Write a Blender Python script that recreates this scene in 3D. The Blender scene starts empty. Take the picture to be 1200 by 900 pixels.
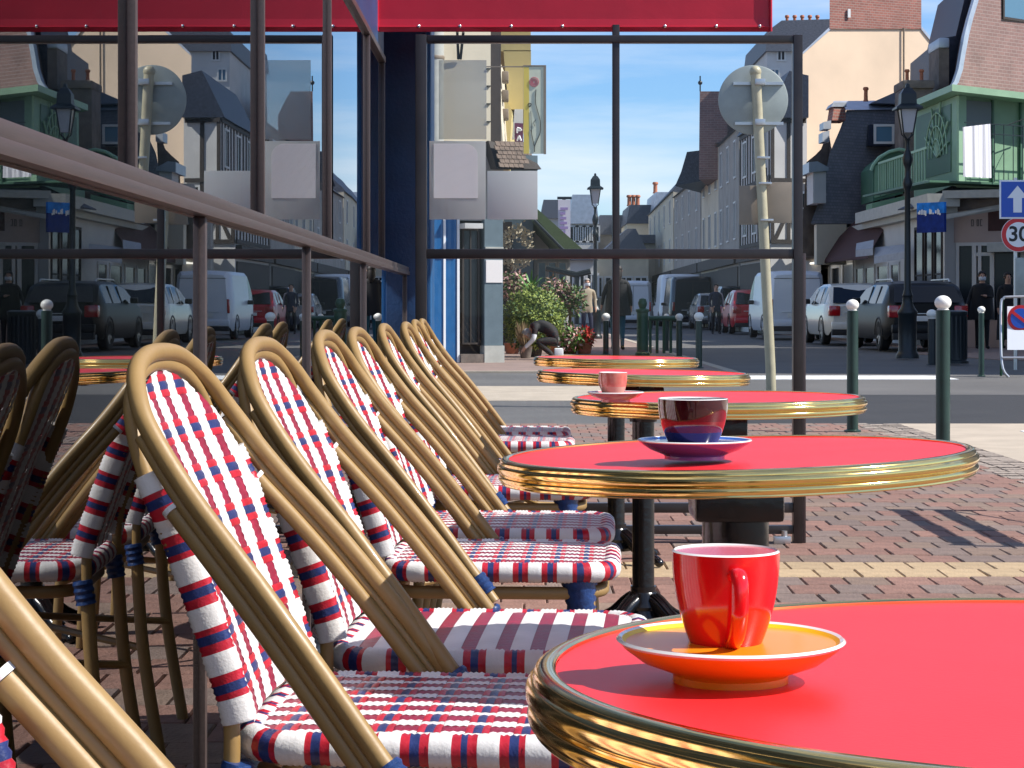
import bpy, bmesh, math, random
from math import sin, cos, pi, radians, sqrt
from mathutils import Vector, Matrix
random.seed(7)
S = bpy.context.scene
C = bpy.context.collection

# ------------------------------------------------------------------ camera
CAMZ = 0.92
cd = bpy.data.cameras.new('camera')
cam = bpy.data.objects.new('camera', cd); C.objects.link(cam)
cam.location = (0, 0, CAMZ); cam.rotation_euler = (pi/2, 0, 0)
cd.sensor_fit = 'HORIZONTAL'; cd.sensor_width = 36; cd.lens = 72
cd.shift_x = -7/1200; cd.shift_y = -90/1200
cd.clip_start = 0.05; cd.clip_end = 3000
S.camera = cam
# ------------------------------------------------------------------ sky + sun
SUN_EL, SUN_AZ = radians(46), radians(101)      # azimuth clockwise from +Y
w = bpy.data.worlds.new("World"); S.world = w; w.use_nodes = True
nt = w.node_tree; nt.nodes.clear()
out = nt.nodes.new('ShaderNodeOutputWorld'); bg = nt.nodes.new('ShaderNodeBackground')
sky = nt.nodes.new('ShaderNodeTexSky'); sky.sky_type = 'NISHITA'; sky.sun_disc = False
sky.sun_elevation = SUN_EL; sky.sun_rotation = SUN_AZ
sky.air_density = 1.0; sky.dust_density = 0.15; sky.ozone_density = 1.6; sky.altitude = 50
tc = nt.nodes.new('ShaderNodeTexCoord'); mp = nt.nodes.new('ShaderNodeMapping')
mp.inputs['Scale'].default_value = (1.2, 1.2, 9.0)
ns = nt.nodes.new('ShaderNodeTexNoise'); ns.inputs['Scale'].default_value = 2.6; ns.inputs['Detail'].default_value = 7
ns.inputs['Roughness'].default_value = .55
cr = nt.nodes.new('ShaderNodeValToRGB'); cr.color_ramp.elements[0].position = .43; cr.color_ramp.elements[1].position = .72
cr.color_ramp.elements[0].color = (0, 0, 0, 1); cr.color_ramp.elements[1].color = (.8, .8, .8, 1)
mx = nt.nodes.new('ShaderNodeMixRGB'); mx.inputs[2].default_value = (7.6, 8.1, 8.8, 1)
tint = nt.nodes.new('ShaderNodeMixRGB'); tint.blend_type = 'MULTIPLY'; tint.inputs[0].default_value = 1
tint.inputs[2].default_value = (.66, .92, 1.28, 1)
nt.links.new(tc.outputs['Generated'], mp.inputs['Vector']); nt.links.new(mp.outputs[0], ns.inputs['Vector'])
nt.links.new(ns.outputs['Fac'], cr.inputs[0]); nt.links.new(cr.outputs[0], mx.inputs[0])
nt.links.new(sky.outputs[0], tint.inputs[1]); nt.links.new(tint.outputs[0], mx.inputs[1])
nt.links.new(mx.outputs[0], bg.inputs['Color']); bg.inputs['Strength'].default_value = 0.088
nt.links.new(bg.outputs[0], out.inputs['Surface'])
ld = bpy.data.lights.new('sun', 'SUN'); ld.energy = 5.0; ld.angle = radians(.5); ld.color = (1, .955, .89)
sun = bpy.data.objects.new('sun', ld); C.objects.link(sun)
sd = Vector((cos(SUN_EL)*sin(SUN_AZ), cos(SUN_EL)*cos(SUN_AZ), sin(SUN_EL)))
sun.rotation_euler = sd.to_track_quat('Z', 'Y').to_euler(); sun.location = (20, 0, 20)
S.view_settings.view_transform = 'Standard'; S.view_settings.look = 'None'
S.view_settings.exposure = 0.55; S.view_settings.gamma = 1
S.cycles.max_bounces = 8; S.cycles.glossy_bounces = 5; S.cycles.transparent_max_bounces = 16
S.cycles.caustics_reflective = True; S.cycles.sample_clamp_indirect = 3.0; S.cycles.blur_glossy = 1.0; S.cycles.caustics_refractive = False

F = 2400.0
def PX(px, d): return (px-607.0)*d/F                     # ground-plan x of a sight line at distance d
def PZ(py, d): return CAMZ - (py-360.0)*d/F
def P3(px, py, d): return Vector((PX(px, d), d, PZ(py, d)))

# ------------------------------------------------------------------ materials
MATS = {}
def mat(name, col, rough=.6, metal=0, noise=0, nscale=8, bump=0, bscale=40, coat=0, col2=None, spec=.5, coord='Object', stretch=None, tint_random=0):
    m = bpy.data.materials.new(name); m.use_nodes = True; t = m.node_tree
    b = t.nodes['Principled BSDF']
    b.inputs['Base Color'].default_value = (*col, 1); b.inputs['Roughness'].default_value = rough
    b.inputs['Metallic'].default_value = metal; b.inputs['Coat Weight'].default_value = coat
    b.inputs['Coat Roughness'].default_value = .08; b.inputs['Specular IOR Level'].default_value = spec
    co = t.nodes.new('ShaderNodeTexCoord'); vec = co.outputs[coord]
    if stretch:
        mpn = t.nodes.new('ShaderNodeMapping'); mpn.inputs['Scale'].default_value = stretch
        t.links.new(vec, mpn.inputs['Vector']); vec = mpn.outputs[0]
    last = None
    if noise or col2:
        n = t.nodes.new('ShaderNodeTexNoise'); n.inputs['Scale'].default_value = nscale; n.inputs['Detail'].default_value = 6
        t.links.new(vec, n.inputs['Vector'])
        r = t.nodes.new('ShaderNodeValToRGB')
        r.color_ramp.elements[0].position = .3; r.color_ramp.elements[1].position = .72
        c2 = col2 if col2 else tuple(min(1, c*(1+noise)) for c in col)
        c1 = col if col2 else tuple(c*(1-noise) for c in col)
        r.color_ramp.elements[0].color = (*c1, 1); r.color_ramp.elements[1].color = (*c2, 1)
        t.links.new(n.outputs['Fac'], r.inputs[0]); last = r.outputs[0]
        rr = t.nodes.new('ShaderNodeMapRange'); rr.inputs[3].default_value = max(0, rough-.07); rr.inputs[4].default_value = min(1, rough+.1)
        t.links.new(n.outputs['Fac'], rr.inputs[0]); t.links.new(rr.outputs[0], b.inputs['Roughness'])
    if tint_random:
        oi = t.nodes.new('ShaderNodeObjectInfo'); hs = t.nodes.new('ShaderNodeHueSaturation')
        mr = t.nodes.new('ShaderNodeMapRange'); mr.inputs[3].default_value = 1-tint_random; mr.inputs[4].default_value = 1+tint_random
        t.links.new(oi.outputs['Random'], mr.inputs[0]); t.links.new(mr.outputs[0], hs.inputs['Value'])
        if last: t.links.new(last, hs.inputs['Color'])
        else: hs.inputs['Color'].default_value = (*col, 1)
        last = hs.outputs[0]
    if last: t.links.new(last, b.inputs['Base Color'])
    if bump:
        n2 = t.nodes.new('ShaderNodeTexNoise'); n2.inputs['Scale'].default_value = bscale; n2.inputs['Detail'].default_value = 5
        t.links.new(vec, n2.inputs['Vector'])
        bp = t.nodes.new('ShaderNodeBump'); bp.inputs['Strength'].default_value = bump; bp.inputs['Distance'].default_value = .02
        t.links.new(n2.outputs['Fac'], bp.inputs['Height']); t.links.new(bp.outputs[0], b.inputs['Normal'])
    MATS[name] = m; return m
def brickmat(name, c1, c2, mortar, scale=1.0, bw=.24, bh=.075, rough=.85, bump=.3, ms=.012):
    m = bpy.data.materials.new(name); m.use_nodes = True; t = m.node_tree; b = t.nodes['Principled BSDF']
    co = t.nodes.new('ShaderNodeTexCoord'); sp = t.nodes.new('ShaderNodeSeparateXYZ'); cb = t.nodes.new('ShaderNodeCombineXYZ')
    ad = t.nodes.new('ShaderNodeMath'); ad.operation = 'ADD'
    t.links.new(co.outputs['Object'], sp.inputs[0]); t.links.new(sp.outputs[0], ad.inputs[0]); t.links.new(sp.outputs[1], ad.inputs[1])
    t.links.new(ad.outputs[0], cb.inputs[0]); t.links.new(sp.outputs[2], cb.inputs[1])
    br = t.nodes.new('ShaderNodeTexBrick'); br.inputs['Scale'].default_value = scale
    br.inputs['Brick Width'].default_value = bw; br.inputs['Row Height'].default_value = bh; br.inputs['Mortar Size'].default_value = ms
    br.inputs['Color1'].default_value = (*c1, 1); br.inputs['Color2'].default_value = (*c2, 1); br.inputs['Mortar'].default_value = (*mortar, 1)
    t.links.new(cb.outputs[0], br.inputs['Vector'])
    n = t.nodes.new('ShaderNodeTexNoise'); n.inputs['Scale'].default_value = 1.6; n.inputs['Detail'].default_value = 8
    t.links.new(co.outputs['Object'], n.inputs['Vector'])
    mr = t.nodes.new('ShaderNodeMapRange'); mr.inputs[3].default_value = .7; mr.inputs[4].default_value = 1.25
    t.links.new(n.outputs['Fac'], mr.inputs[0])
    hs = t.nodes.new('ShaderNodeHueSaturation'); t.links.new(br.outputs['Color'], hs.inputs['Color']); t.links.new(mr.outputs[0], hs.inputs['Value'])
    t.links.new(hs.outputs[0], b.inputs['Base Color']); b.inputs['Roughness'].default_value = rough
    bp = t.nodes.new('ShaderNodeBump'); bp.inputs['Strength'].default_value = bump; bp.inputs['Distance'].default_value = .02; bp.invert = True
    t.links.new(br.outputs['Fac'], bp.inputs['Height']); t.links.new(bp.outputs[0], b.inputs['Normal'])
    MATS[name] = m; return m
def glassmat(name, tint, gain=1.5, base=.02, rough=0.0, wob=0.0, ior=1.5, alpha_tint=None, wscale=1.3):
    m = bpy.data.materials.new(name); m.use_nodes = True; t = m.node_tree; t.nodes.clear()
    o = t.nodes.new('ShaderNodeOutputMaterial'); mixn = t.nodes.new('ShaderNodeMixShader')
    tr = t.nodes.new('ShaderNodeBsdfTransparent'); tr.inputs[0].default_value = (*tint, 1)
    g = t.nodes.new('ShaderNodeBsdfGlossy'); g.inputs['Roughness'].default_value = rough; g.inputs['Color'].default_value = (.94, .96, .98, 1)
    fr = t.nodes.new('ShaderNodeFresnel'); fr.inputs['IOR'].default_value = ior
    ma = t.nodes.new('ShaderNodeMath'); ma.operation = 'MULTIPLY_ADD'; ma.use_clamp = True
    ma.inputs[1].default_value = gain; ma.inputs[2].default_value = base
    t.links.new(fr.outputs[0], ma.inputs[0]); t.links.new(ma.outputs[0], mixn.inputs[0])
    t.links.new(tr.outputs[0], mixn.inputs[1]); t.links.new(g.outputs[0], mixn.inputs[2]); t.links.new(mixn.outputs[0], o.inputs[0])
    if wob:
        co = t.nodes.new('ShaderNodeTexCoord'); n = t.nodes.new('ShaderNodeTexNoise'); n.inputs['Scale'].default_value = wscale; n.inputs['Detail'].default_value = 1
        bp = t.nodes.new('ShaderNodeBump'); bp.inputs['Strength'].default_value = wob; bp.inputs['Distance'].default_value = .01
        t.links.new(co.outputs['Object'], n.inputs['Vector']); t.links.new(n.outputs['Fac'], bp.inputs['Height'])
        t.links.new(bp.outputs[0], g.inputs['Normal'])
    MATS[name] = m; return m
def emis(name, col, s):
    m = mat(name, col, .4); b = m.node_tree.nodes['Principled BSDF']
    b.inputs['Emission Color'].default_value = (*col, 1); b.inputs['Emission Strength'].default_value = s; return m

mat('tan_tube', (.285, .176, .060), .45, noise=.12, nscale=7, bump=.05, bscale=40, coat=.06)
mat('tan_dark', (.26, .15, .05), .4, noise=.2, nscale=20)
mat('w_white', (.64, .62, .60), .5, noise=.13, nscale=11, bump=.10, bscale=300)
mat('w_red', (.42, .010, .024), .33, noise=.2, nscale=60, bump=.1, bscale=300)
mat('w_dred', (.25, .010, .036), .35, noise=.25, nscale=60, bump=.1, bscale=300)
mat('w_navy', (.018, .03, .12), .3, noise=.3, nscale=60, bump=.1, bscale=300)
mat('binding', (.012, .04, .14), .3, noise=.3, nscale=60, bump=.15, bscale=200)
mat('table_red', (.72, .020, .024), .40, noise=.07, nscale=3.5, coat=.0, bump=.03, bscale=420)
mat('brass', (1.0, .68, .24), .11, metal=1, noise=.04, nscale=30, bump=.006, bscale=25)
mat('cast_black', (.006, .006, .007), .22, bump=.06, bscale=60)
mat('cup_red', (.72, .004, .006), .16, coat=.45, noise=.03)
mat('cup_white', (.85, .83, .79), .15, coat=.6)
mat('saucer_orange', (.88, .26, .008), .3, coat=.15)
mat('saucer_yellow', (.97, .66, .008), .35, coat=.1)
mat('cup_maroon', (.045, .004, .006), .10, coat=1)
mat('cup_maroon2', (.16, .008, .010), .10, coat=1)
mat('cup_navy', (.015, .025, .09), .10, coat=1)
mat('saucer_blue', (.03, .16, .62), .14, coat=.8)
mat('saucer_violet', (.14, .10, .36), .14, coat=.8)
mat('cup_pink', (.62, .22, .17), .15, coat=.8, col2=(.55, .10, .08), nscale=60)
mat('cup_beige', (.50, .33, .25), .15, coat=.8)
mat('saucer_rose', (.62, .14, .15), .15, coat=.8)
mat('frame_dark', (.022, .017, .016), .32, noise=.2, nscale=12, bump=.02)
mat('frame_brown', (.075, .056, .052), .34, metal=.15, noise=.12, nscale=10, bump=.03, stretch=(20, 1, 20))
mat('awning_red', (.50, .006, .026), .42, noise=.10, nscale=3, bump=.08, bscale=9)
mat('snap', (.8, .8, .82), .2, metal=1)
mat('navy_paint', (.010, .042, .12), .42, noise=.3, nscale=5, bump=.1, bscale=60)
mat('blue_paint', (.010, .10, .27), .35, noise=.12, nscale=5)
mat('interior', (.012, .012, .014), .8)
mat('interior_floor', (.03, .022, .018), .6)
mat('bed', (.10, .075, .06), .95, bump=.3, bscale=120)
mat('brick_red', (.225, .122, .092), .8, noise=.22, nscale=14, bump=.35, bscale=90, tint_random=.14)
mat('brick_grey', (.180, .130, .108), .8, noise=.2, nscale=14, bump=.35, bscale=90, tint_random=.14)
mat('brick_brown', (.205, .140, .104), .8, noise=.2, nscale=14, bump=.35, bscale=90, tint_random=.14)
mat('brick_yellow', (.40, .29, .17), .8, noise=.14, nscale=14, bump=.3, bscale=90, tint_random=.1)
mat('sett', (.30, .245, .20), .85, noise=.25, nscale=30, bump=.4, bscale=60)
mat('concrete', (.42, .35, .27), .85, noise=.12, nscale=3, bump=.2, bscale=80)
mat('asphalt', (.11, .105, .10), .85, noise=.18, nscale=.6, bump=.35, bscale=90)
mat('paint_white', (.72, .72, .70), .7, noise=.12, nscale=8)
mat('pave_far', (.25, .175, .145), .85, noise=.15, nscale=2, bump=.2, bscale=30)
mat('bollard_green', (.012, .035, .026), .35, noise=.2, nscale=10, bump=.03)
mat('ball_white', (.78, .76, .70), .4, noise=.06, nscale=20)
mat('pole_cream', (.42, .37, .245), .4, noise=.12, nscale=8, bump=.04)
mat('sign_back', (.30, .33, .31), .45, metal=.2, noise=.12, nscale=6)
mat('sign_back_brown', (.24, .19, .14), .5, noise=.12, nscale=6)
mat('steel', (.55, .55, .55), .35, metal=.9)
mat('sign_blue', (.012, .075, .42), .35); mat('sign_white', (.75, .76, .78), .4); mat('sign_red', (.55, .012, .02), .35); mat('sign_black', (.01, .01, .01), .5)
mat('lamp_iron', (.008, .014, .018), .4, bump=.05); mat('lamp_glass', (.5, .5, .52), .25)
mat('skin', (.50, .27, .18), .5); mat('cloth_black', (.010, .010, .012), .8); mat('cloth_white', (.75, .75, .76), .8)
mat('cloth_olive', (.10, .085, .06), .85); mat('cloth_beige', (.34, .28, .20), .85); mat('cloth_teal', (.02, .10, .13), .8); mat('cloth_navy', (.012, .015, .04), .8)
mat('hair_dark', (.015, .010, .008), .6); mat('hair_grey', (.3, .28, .26), .7); mat('mask_grey', (.55, .57, .6), .8)
mat('leaf_a', (.16, .22, .035), .6, col2=(.34, .40, .08), nscale=9); mat('leaf_b', (.03, .075, .018), .6, col2=(.09, .17, .03), nscale=9)
mat('leaf_c', (.05, .16, .02), .5, col2=(.12, .30, .03), nscale=9); mat('twig', (.16, .10, .06), .8); mat('flower_pink', (.55, .32, .30), .7); mat('flower_red', (.50, .03, .02), .7)
mat('soil', (.05, .035, .025), .9); mat('terracotta', (.40, .13, .06), .7, noise=.2, nscale=30)
mat('beige_render', (.72, .55, .39), .85, noise=.11, nscale=.45, bump=.08, bscale=10)
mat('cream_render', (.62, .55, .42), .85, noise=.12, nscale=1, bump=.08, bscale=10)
mat('yellow_render', (.62, .50, .22), .85, noise=.10, nscale=1, bump=.08, bscale=10)
mat('grey_render', (.33, .31, .28), .85, noise=.2, nscale=1, bump=.1, bscale=10)
mat('white_render', (.55, .54, .52), .8, noise=.10, nscale=1)
mat('pink_render', (.42, .32, .28), .8, noise=.08, nscale=2)
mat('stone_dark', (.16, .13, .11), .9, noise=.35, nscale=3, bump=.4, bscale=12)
mat('slate', (.10, .11, .135), .55, noise=.3, nscale=10, bump=.5, bscale=24, stretch=(1, 1, 2.5))
mat('slate_dark', (.045, .055, .08), .5, noise=.3, nscale=10, bump=.4, bscale=24)
mat('zinc', (.42, .46, .52), .4, metal=.4, noise=.12, nscale=3)
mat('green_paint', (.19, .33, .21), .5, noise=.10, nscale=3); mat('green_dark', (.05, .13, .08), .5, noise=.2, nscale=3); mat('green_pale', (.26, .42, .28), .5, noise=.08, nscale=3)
mat('panel_grey', (.12, .15, .16), .5); mat('wood_dark', (.03, .022, .018), .7, noise=.3, nscale=6); mat('shingle', (.15, .11, .085), .85, noise=.35, nscale=9, bump=.4)
mat('win_dark', (.010, .013, .018), .16, spec=.3); mat('win_frame', (.60, .60, .58), .5); mat('win_blue', (.10, .20, .28), .12)
mat('awn_grey', (.32, .34, .38), .8, noise=.1); mat('awn_brown', (.07, .03, .028), .8, noise=.15); mat('awn_green', (.09, .13, .06), .8, noise=.12)
mat('grey_panel', (.11, .155, .18), .55, noise=.08); mat('stone_pale', (.42, .42, .38), .8, noise=.1)
mat('laundry', (.78, .78, .84), .85)
mat('car_black', (.006, .007, .009), .38, spec=.25); mat('car_white', (.62, .62, .58), .25, coat=.6); mat('car_silver', (.30, .30, .30), .25, metal=.5, coat=.6)
mat('car_red', (.50, .008, .02), .3, coat=.3); mat('car_navy', (.010, .016, .03), .2, coat=.2, spec=.3); mat('van_white', (.60, .63, .68), .35, coat=.3)
mat('car_glass', (.006, .008, .012), .10, spec=.3); mat('tyre', (.012, .012, .012), .8); mat('rim', (.38, .38, .38), .3, metal=.8)
mat('tail_red', (.38, .006, .012), .12, coat=1); mat('plastic_black', (.012, .012, .013), .6); mat('plate', (.65, .65, .62), .4)
mat('paper', (.95, .90, .88), .7); mat('board_grey', (.60, .60, .58), .55, noise=.15, nscale=5); mat('board_blue', (.74, .76, .75), .5, noise=.06, nscale=5)
brickmat('brick_house', (.27, .155, .135), (.22, .13, .115), (.30, .22, .20), bw=.30, bh=.10)
brickmat('brick_chim', (.33, .12, .09), (.24, .09, .07), (.30, .22, .18), bw=.26, bh=.09)
brickmat('slate_tiles', (.26, .265, .29), (.20, .21, .235), (.16, .165, .18), bw=.16, bh=.09, rough=.6, ms=.008)
glassmat('wall_glass', (.22, .24, .27), gain=1.25, base=.0, wob=.03)
glassmat('screen_glass', (.97, .98, .98), gain=.22, base=.0)
glassmat('frost_film', (.74, .74, .71), gain=0.8, base=.18, rough=.5)
for nm_ in ('paper', 'board_grey', 'board_blue'):     # thin sheets let some daylight through
    t_ = MATS[nm_].node_tree; b_ = t_.nodes['Principled BSDF']; o_ = t_.nodes['Material Output']
    tl = t_.nodes.new('ShaderNodeBsdfTranslucent'); tl.inputs[0].default_value = (.85, .84, .80, 1); ms_ = t_.nodes.new('ShaderNodeMixShader'); ms_.inputs[0].default_value = .3
    t_.links.new(b_.outputs[0], ms_.inputs[1]); t_.links.new(tl.outputs[0], ms_.inputs[2]); t_.links.new(ms_.outputs[0], o_.inputs[0])
def M(n): return MATS[n]

# ------------------------------------------------------------------ mesh builder
OFF = {}
class MB:
    def __init__(s): s.v = []; s.f = []; s.m = []; s.mi = 0
    def quad(s, a, b, c, d, m=None):
        n = len(s.v); s.v += [Vector(a), Vector(b), Vector(c), Vector(d)]; s.f.append((n, n+1, n+2, n+3)); s.m.append(s.mi if m is None else m)
    def poly(s, pts, m=None):
        n = len(s.v); s.v += [Vector(p) for p in pts]; s.f.append(tuple(range(n, n+len(pts)))); s.m.append(s.mi if m is None else m)
    def prism(s, pts, dvec, m=None):
        """extrude polygon (list of 3D points) by dvec"""
        dvec = Vector(dvec); pts = [Vector(p) for p in pts]; n = len(s.v); k = len(pts); mm = s.mi if m is None else m
        s.v += pts + [p+dvec for p in pts]
        s.f.append(tuple(range(n+k-1, n-1, -1))); s.f.append(tuple(range(n+k, n+2*k))); s.m += [mm, mm]
        for i in range(k):
            j = (i+1) % k; s.f.append((n+i, n+j, n+k+j, n+k+i)); s.m.append(mm)
    def box(s, x0, x1, y0, y1, z0, z1, m=None, bev=0):
        mm = s.mi if m is None else m
        if x0 > x1: x0, x1 = x1, x0
        if y0 > y1: y0, y1 = y1, y0
        if z0 > z1: z0, z1 = z1, z0
        if not bev:
            s.prism([(x0, y0, z0), (x1, y0, z0), (x1, y1, z0), (x0, y1, z0)], (0, 0, z1-z0), mm); return
        bm = bmesh.new(); bmesh.ops.create_cube(bm, size=1)
        for v in bm.verts: v.co = Vector(((x0+x1)/2+v.co.x*(x1-x0), (y0+y1)/2+v.co.y*(y1-y0), (z0+z1)/2+v.co.z*(z1-z0)))
        bmesh.ops.bevel(bm, geom=bm.edges[:], offset=bev, segments=2, affect='EDGES', profile=.6)
        s.addbm(bm, mm)
    def addbm(s, bm, m=0):
        bm.verts.index_update(); n = len(s.v); s.v += [v.co.copy() for v in bm.verts]
        for f in bm.faces: s.f.append(tuple(n+v.index for v in f.verts)); s.m.append(m)
        bm.free()
    def tube(s, pts, r, sides=10, m=None, closed=False, caps=True, bands=None, squash=1.0):
        pts = [Vector(p) for p in pts]; n = len(pts); mm = s.mi if m is None else m
        rs = r if isinstance(r, (list, tuple)) else [r]*n
        T = []
        for i in range(n):
            a = pts[(i-1) % n] if (closed or i > 0) else pts[0]; b = pts[(i+1) % n] if (closed or i < n-1) else pts[-1]
            T.append((b-a).normalized())
        up = Vector((0, 0, 1)) if abs(T[0].z) < .9 else Vector((1, 0, 0))
        N = (up - T[0]*up.dot(T[0])).normalized(); base = len(s.v)
        for i in range(n):
            N = (N - T[i]*N.dot(T[i])).normalized(); B = T[i].cross(N)
            for k in range(sides):
                a = 2*pi*k/sides; s.v.append(pts[i] + (N*cos(a) + B*sin(a)*squash)*rs[i])
        for i in range(n if closed else n-1):
            j = (i+1) % n; bm_ = mm if bands is None else bands[i]
            for k in range(sides):
                l = (k+1) % sides
                s.f.append((base+i*sides+k, base+i*sides+l, base+j*sides+l, base+j*sides+k)); s.m.append(bm_)
        if caps and not closed:
            s.f.append(tuple(base+k for k in range(sides-1, -1, -1))); s.m.append(mm if bands is None else bands[0])
            s.f.append(tuple(base+(n-1)*sides+k for k in range(sides))); s.m.append(mm if bands is None else bands[-1])
    def lathe(s, prof, cx=0, cy=0, seg=32, m=None, ms=None, cz=0, cap=True):
        base = len(s.v); n = len(prof); mm = s.mi if m is None else m
        for (r, z) in prof:
            for k in range(seg):
                a = 2*pi*k/seg; s.v.append(Vector((cx+r*cos(a), cy+r*sin(a), cz+z)))
        for i in range(n-1):
            for k in range(seg):
                l = (k+1) % seg; s.f.append((base+i*seg+k, base+i*seg+l, base+(i+1)*seg+l, base+(i+1)*seg+k)); s.m.append(mm if ms is None else ms[i])
        if cap:
            if prof[0][0] > 1e-5: s.f.append(tuple(base+k for k in range(seg-1, -1, -1))); s.m.append(mm if ms is None else ms[0])
            if prof[-1][0] > 1e-5: s.f.append(tuple(base+(n-1)*seg+k for k in range(seg))); s.m.append(mm if ms is None else ms[-1])
    def ball(s, c, r, seg=16, rings=10, m=None, sz=1):
        s.lathe([(max(1e-6, r*sin(pi*i/rings)), -r*sz*cos(pi*i/rings)) for i in range(rings+1)], c[0], c[1], seg, m, None, c[2], cap=False)
    def xf(s, mtx, start=0):
        for i in range(start, len(s.v)): s.v[i] = mtx @ s.v[i]
    def mesh(s, name, mats, smooth=True, ang=38, weld=False):
        me = bpy.data.meshes.new(name)
        me.from_pydata([tuple(v) for v in s.v], [], s.f)
        for mm in mats: me.materials.append(M(mm) if isinstance(mm, str) else mm)
        me.polygons.foreach_set('material_index', s.m)
        if smooth:
            me.polygons.foreach_set('use_smooth', [True]*len(me.polygons)); me.set_sharp_from_angle(angle=radians(ang))
        me.update(); return me
    def build(s, name, mats, parent=None, smooth=True, ang=38, label=None, kind=None, fix=False):
        if not isinstance(mats, (list, tuple)): mats = [mats]
        if parent is not None and parent.name in OFF:
            o_ = OFF[parent.name]; s.v = [v-o_ for v in s.v]
        if fix:
            bm = bmesh.new(); me0 = s.mesh(name, mats, False); bm.from_mesh(me0); bmesh.ops.remove_doubles(bm, verts=bm.verts, dist=1e-5)
            bmesh.ops.recalc_face_normals(bm, faces=bm.faces); bm.to_mesh(me0); bm.free(); me = me0
            if smooth: me.polygons.foreach_set('use_smooth', [True]*len(me.polygons)); me.set_sharp_from_angle(angle=radians(ang))
        else: me = s.mesh(name, mats, smooth, ang)
        o = bpy.data.objects.new(name, me); C.objects.link(o)
        if parent is not None:
            o.parent = parent
            if parent.name in OFF: OFF[o.name] = OFF[parent.name]
        if label: o['label'] = label
        if kind: o['kind'] = kind
        return o
def spline(pts, n=8, closed=False):
    pts = [Vector(p) for p in pts]; res = []; k = len(pts)
    for i in range(k if closed else k-1):
        if closed: a, b, c, d = pts[(i-1) % k], pts[i], pts[(i+1) % k], pts[(i+2) % k]
        else: a = pts[max(i-1, 0)]; b = pts[i]; c = pts[i+1]; d = pts[min(i+2, k-1)]
        for j in range(n):
            t = j/n; res.append(.5*((2*b)+(c-a)*t+(2*a-5*b+4*c-d)*t*t+(3*b-a-3*c+d)*t**3))
    if not closed: res.append(pts[-1])
    return res
def tag(o, label, cat, group=None):
    o['label'] = label; o['category'] = cat
    if group: o['group'] = group
    return o
def thing(name, label, cat, loc=(0, 0, 0), rz=0, group=None, world=False):
    """Empty at a thing's base; world=True: its parts are given in world coordinates"""
    o = bpy.data.objects.new(name, None); C.objects.link(o); o.location = loc; o.rotation_euler = (0, 0, rz)
    o.empty_display_size = .1
    tag(o, label, cat, group)
    if world: OFF[o.name] = Vector(loc)
    return o
def struct(name, mb, mats, **k):
    o = mb.build(name, mats, None, **k); o['kind'] = 'structure'; return o
def part(mb, name, mats, parent, **k): return mb.build(name, mats, parent, **k)
def share(o, parent, loc=(0, 0, 0), rot=(0, 0, 0), scl=(1, 1, 1), m=None):
    c = o.copy(); c.parent = parent; C.objects.link(c); c.location = loc; c.rotation_euler = rot; c.scale = scl; return c
def copy_tree(o, parent=None, kids=None):
    c = o.copy(); C.objects.link(c); c.parent = parent
    for ch in o.children: copy_tree(ch, c)
    return c
def label_copy(o, loc, rz, label, group=None, tilt=0):
    c = copy_tree(o); c.location = loc; c.rotation_euler = (0, tilt, rz); c['label'] = label
    if group: c['group'] = group
    return c
# ================================================================== GROUND
g = MB(); g.quad((-900, -200, -.024), (900, -200, -.024), (900, 2400, -.024), (-900, 2400, -.024)); struct('road', g, 'asphalt')
g = MB(); g.box(-8, 3.02, -4, 16.3, -.20, -.012); struct('pavement', g, 'bed', smooth=False)
g = MB(); g.prism([(3.022, 5, -.2), (12, 5, -.2), (12, 15.0, -.2), (8.0, 15.9, -.2), (4.6, 16.3, -.2), (3.022, 16.3, -.2)], (0, 0, .194)); struct('crossing_ramp', g, 'concrete', smooth=False)
g = MB()
for k in range(3): g.box(3.75+k*.95, 4.25+k*.95, 9.5+k*.1, 15.3, -.3, -.002)
struct('crossing_marking', g, 'paint_white', smooth=False)
g = MB(); g.prism([(1.35, 16.35, -.2), (60, 16.35, -.2), (60, 22, -.2), (1.9, 22, -.2)], (0, 0, .18)); struct('dark_road_patch', g, mat('asphalt_dark', (.028, .028, .030), .8, noise=.15, nscale=1.5, bump=.35, bscale=90), smooth=False)  # band of the road in a darker colour than the rest
g = MB(); g.prism([(-30, 20.6, -.2), (.6, 20.6, -.2), (1.3, 24.4, -.2), (-30, 24.4, -.2)], (0, 0, .181)); struct('pale_road_strip', g, 'concrete', smooth=False)  # band of the road on the left in a paler colour
g = MB(); g.box(1.6, 5.75, 26.7, 28.1, -.1, -.018); struct('road_marking', g, 'paint_white', smooth=False)
# far pavements with kerbs
g = MB(); g.box(-30, 3.0, 29.5, 140, -.2, -.004); struct('far_left_pavement', g, 'pave_far', smooth=False)
g = MB(); g.box(-30, 3.15, 29.3, 29.5, -.2, .004); g.box(3.0, 3.15, 29.5, 140, -.2, .004); struct('far_left_kerb', g, 'concrete', smooth=False)
g = MB(); g.prism([(8.6, 36.2, -.2), (40, 35.2, -.2), (40, 46, -.2), (9.8, 49, -.2), (9.6, 140, -.2), (9.0, 140, -.2), (9.0, 46, -.2), (8.0, 41, -.2)], (0, 0, .19)); struct('far_right_pavement', g, 'pave_far', smooth=False)
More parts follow.
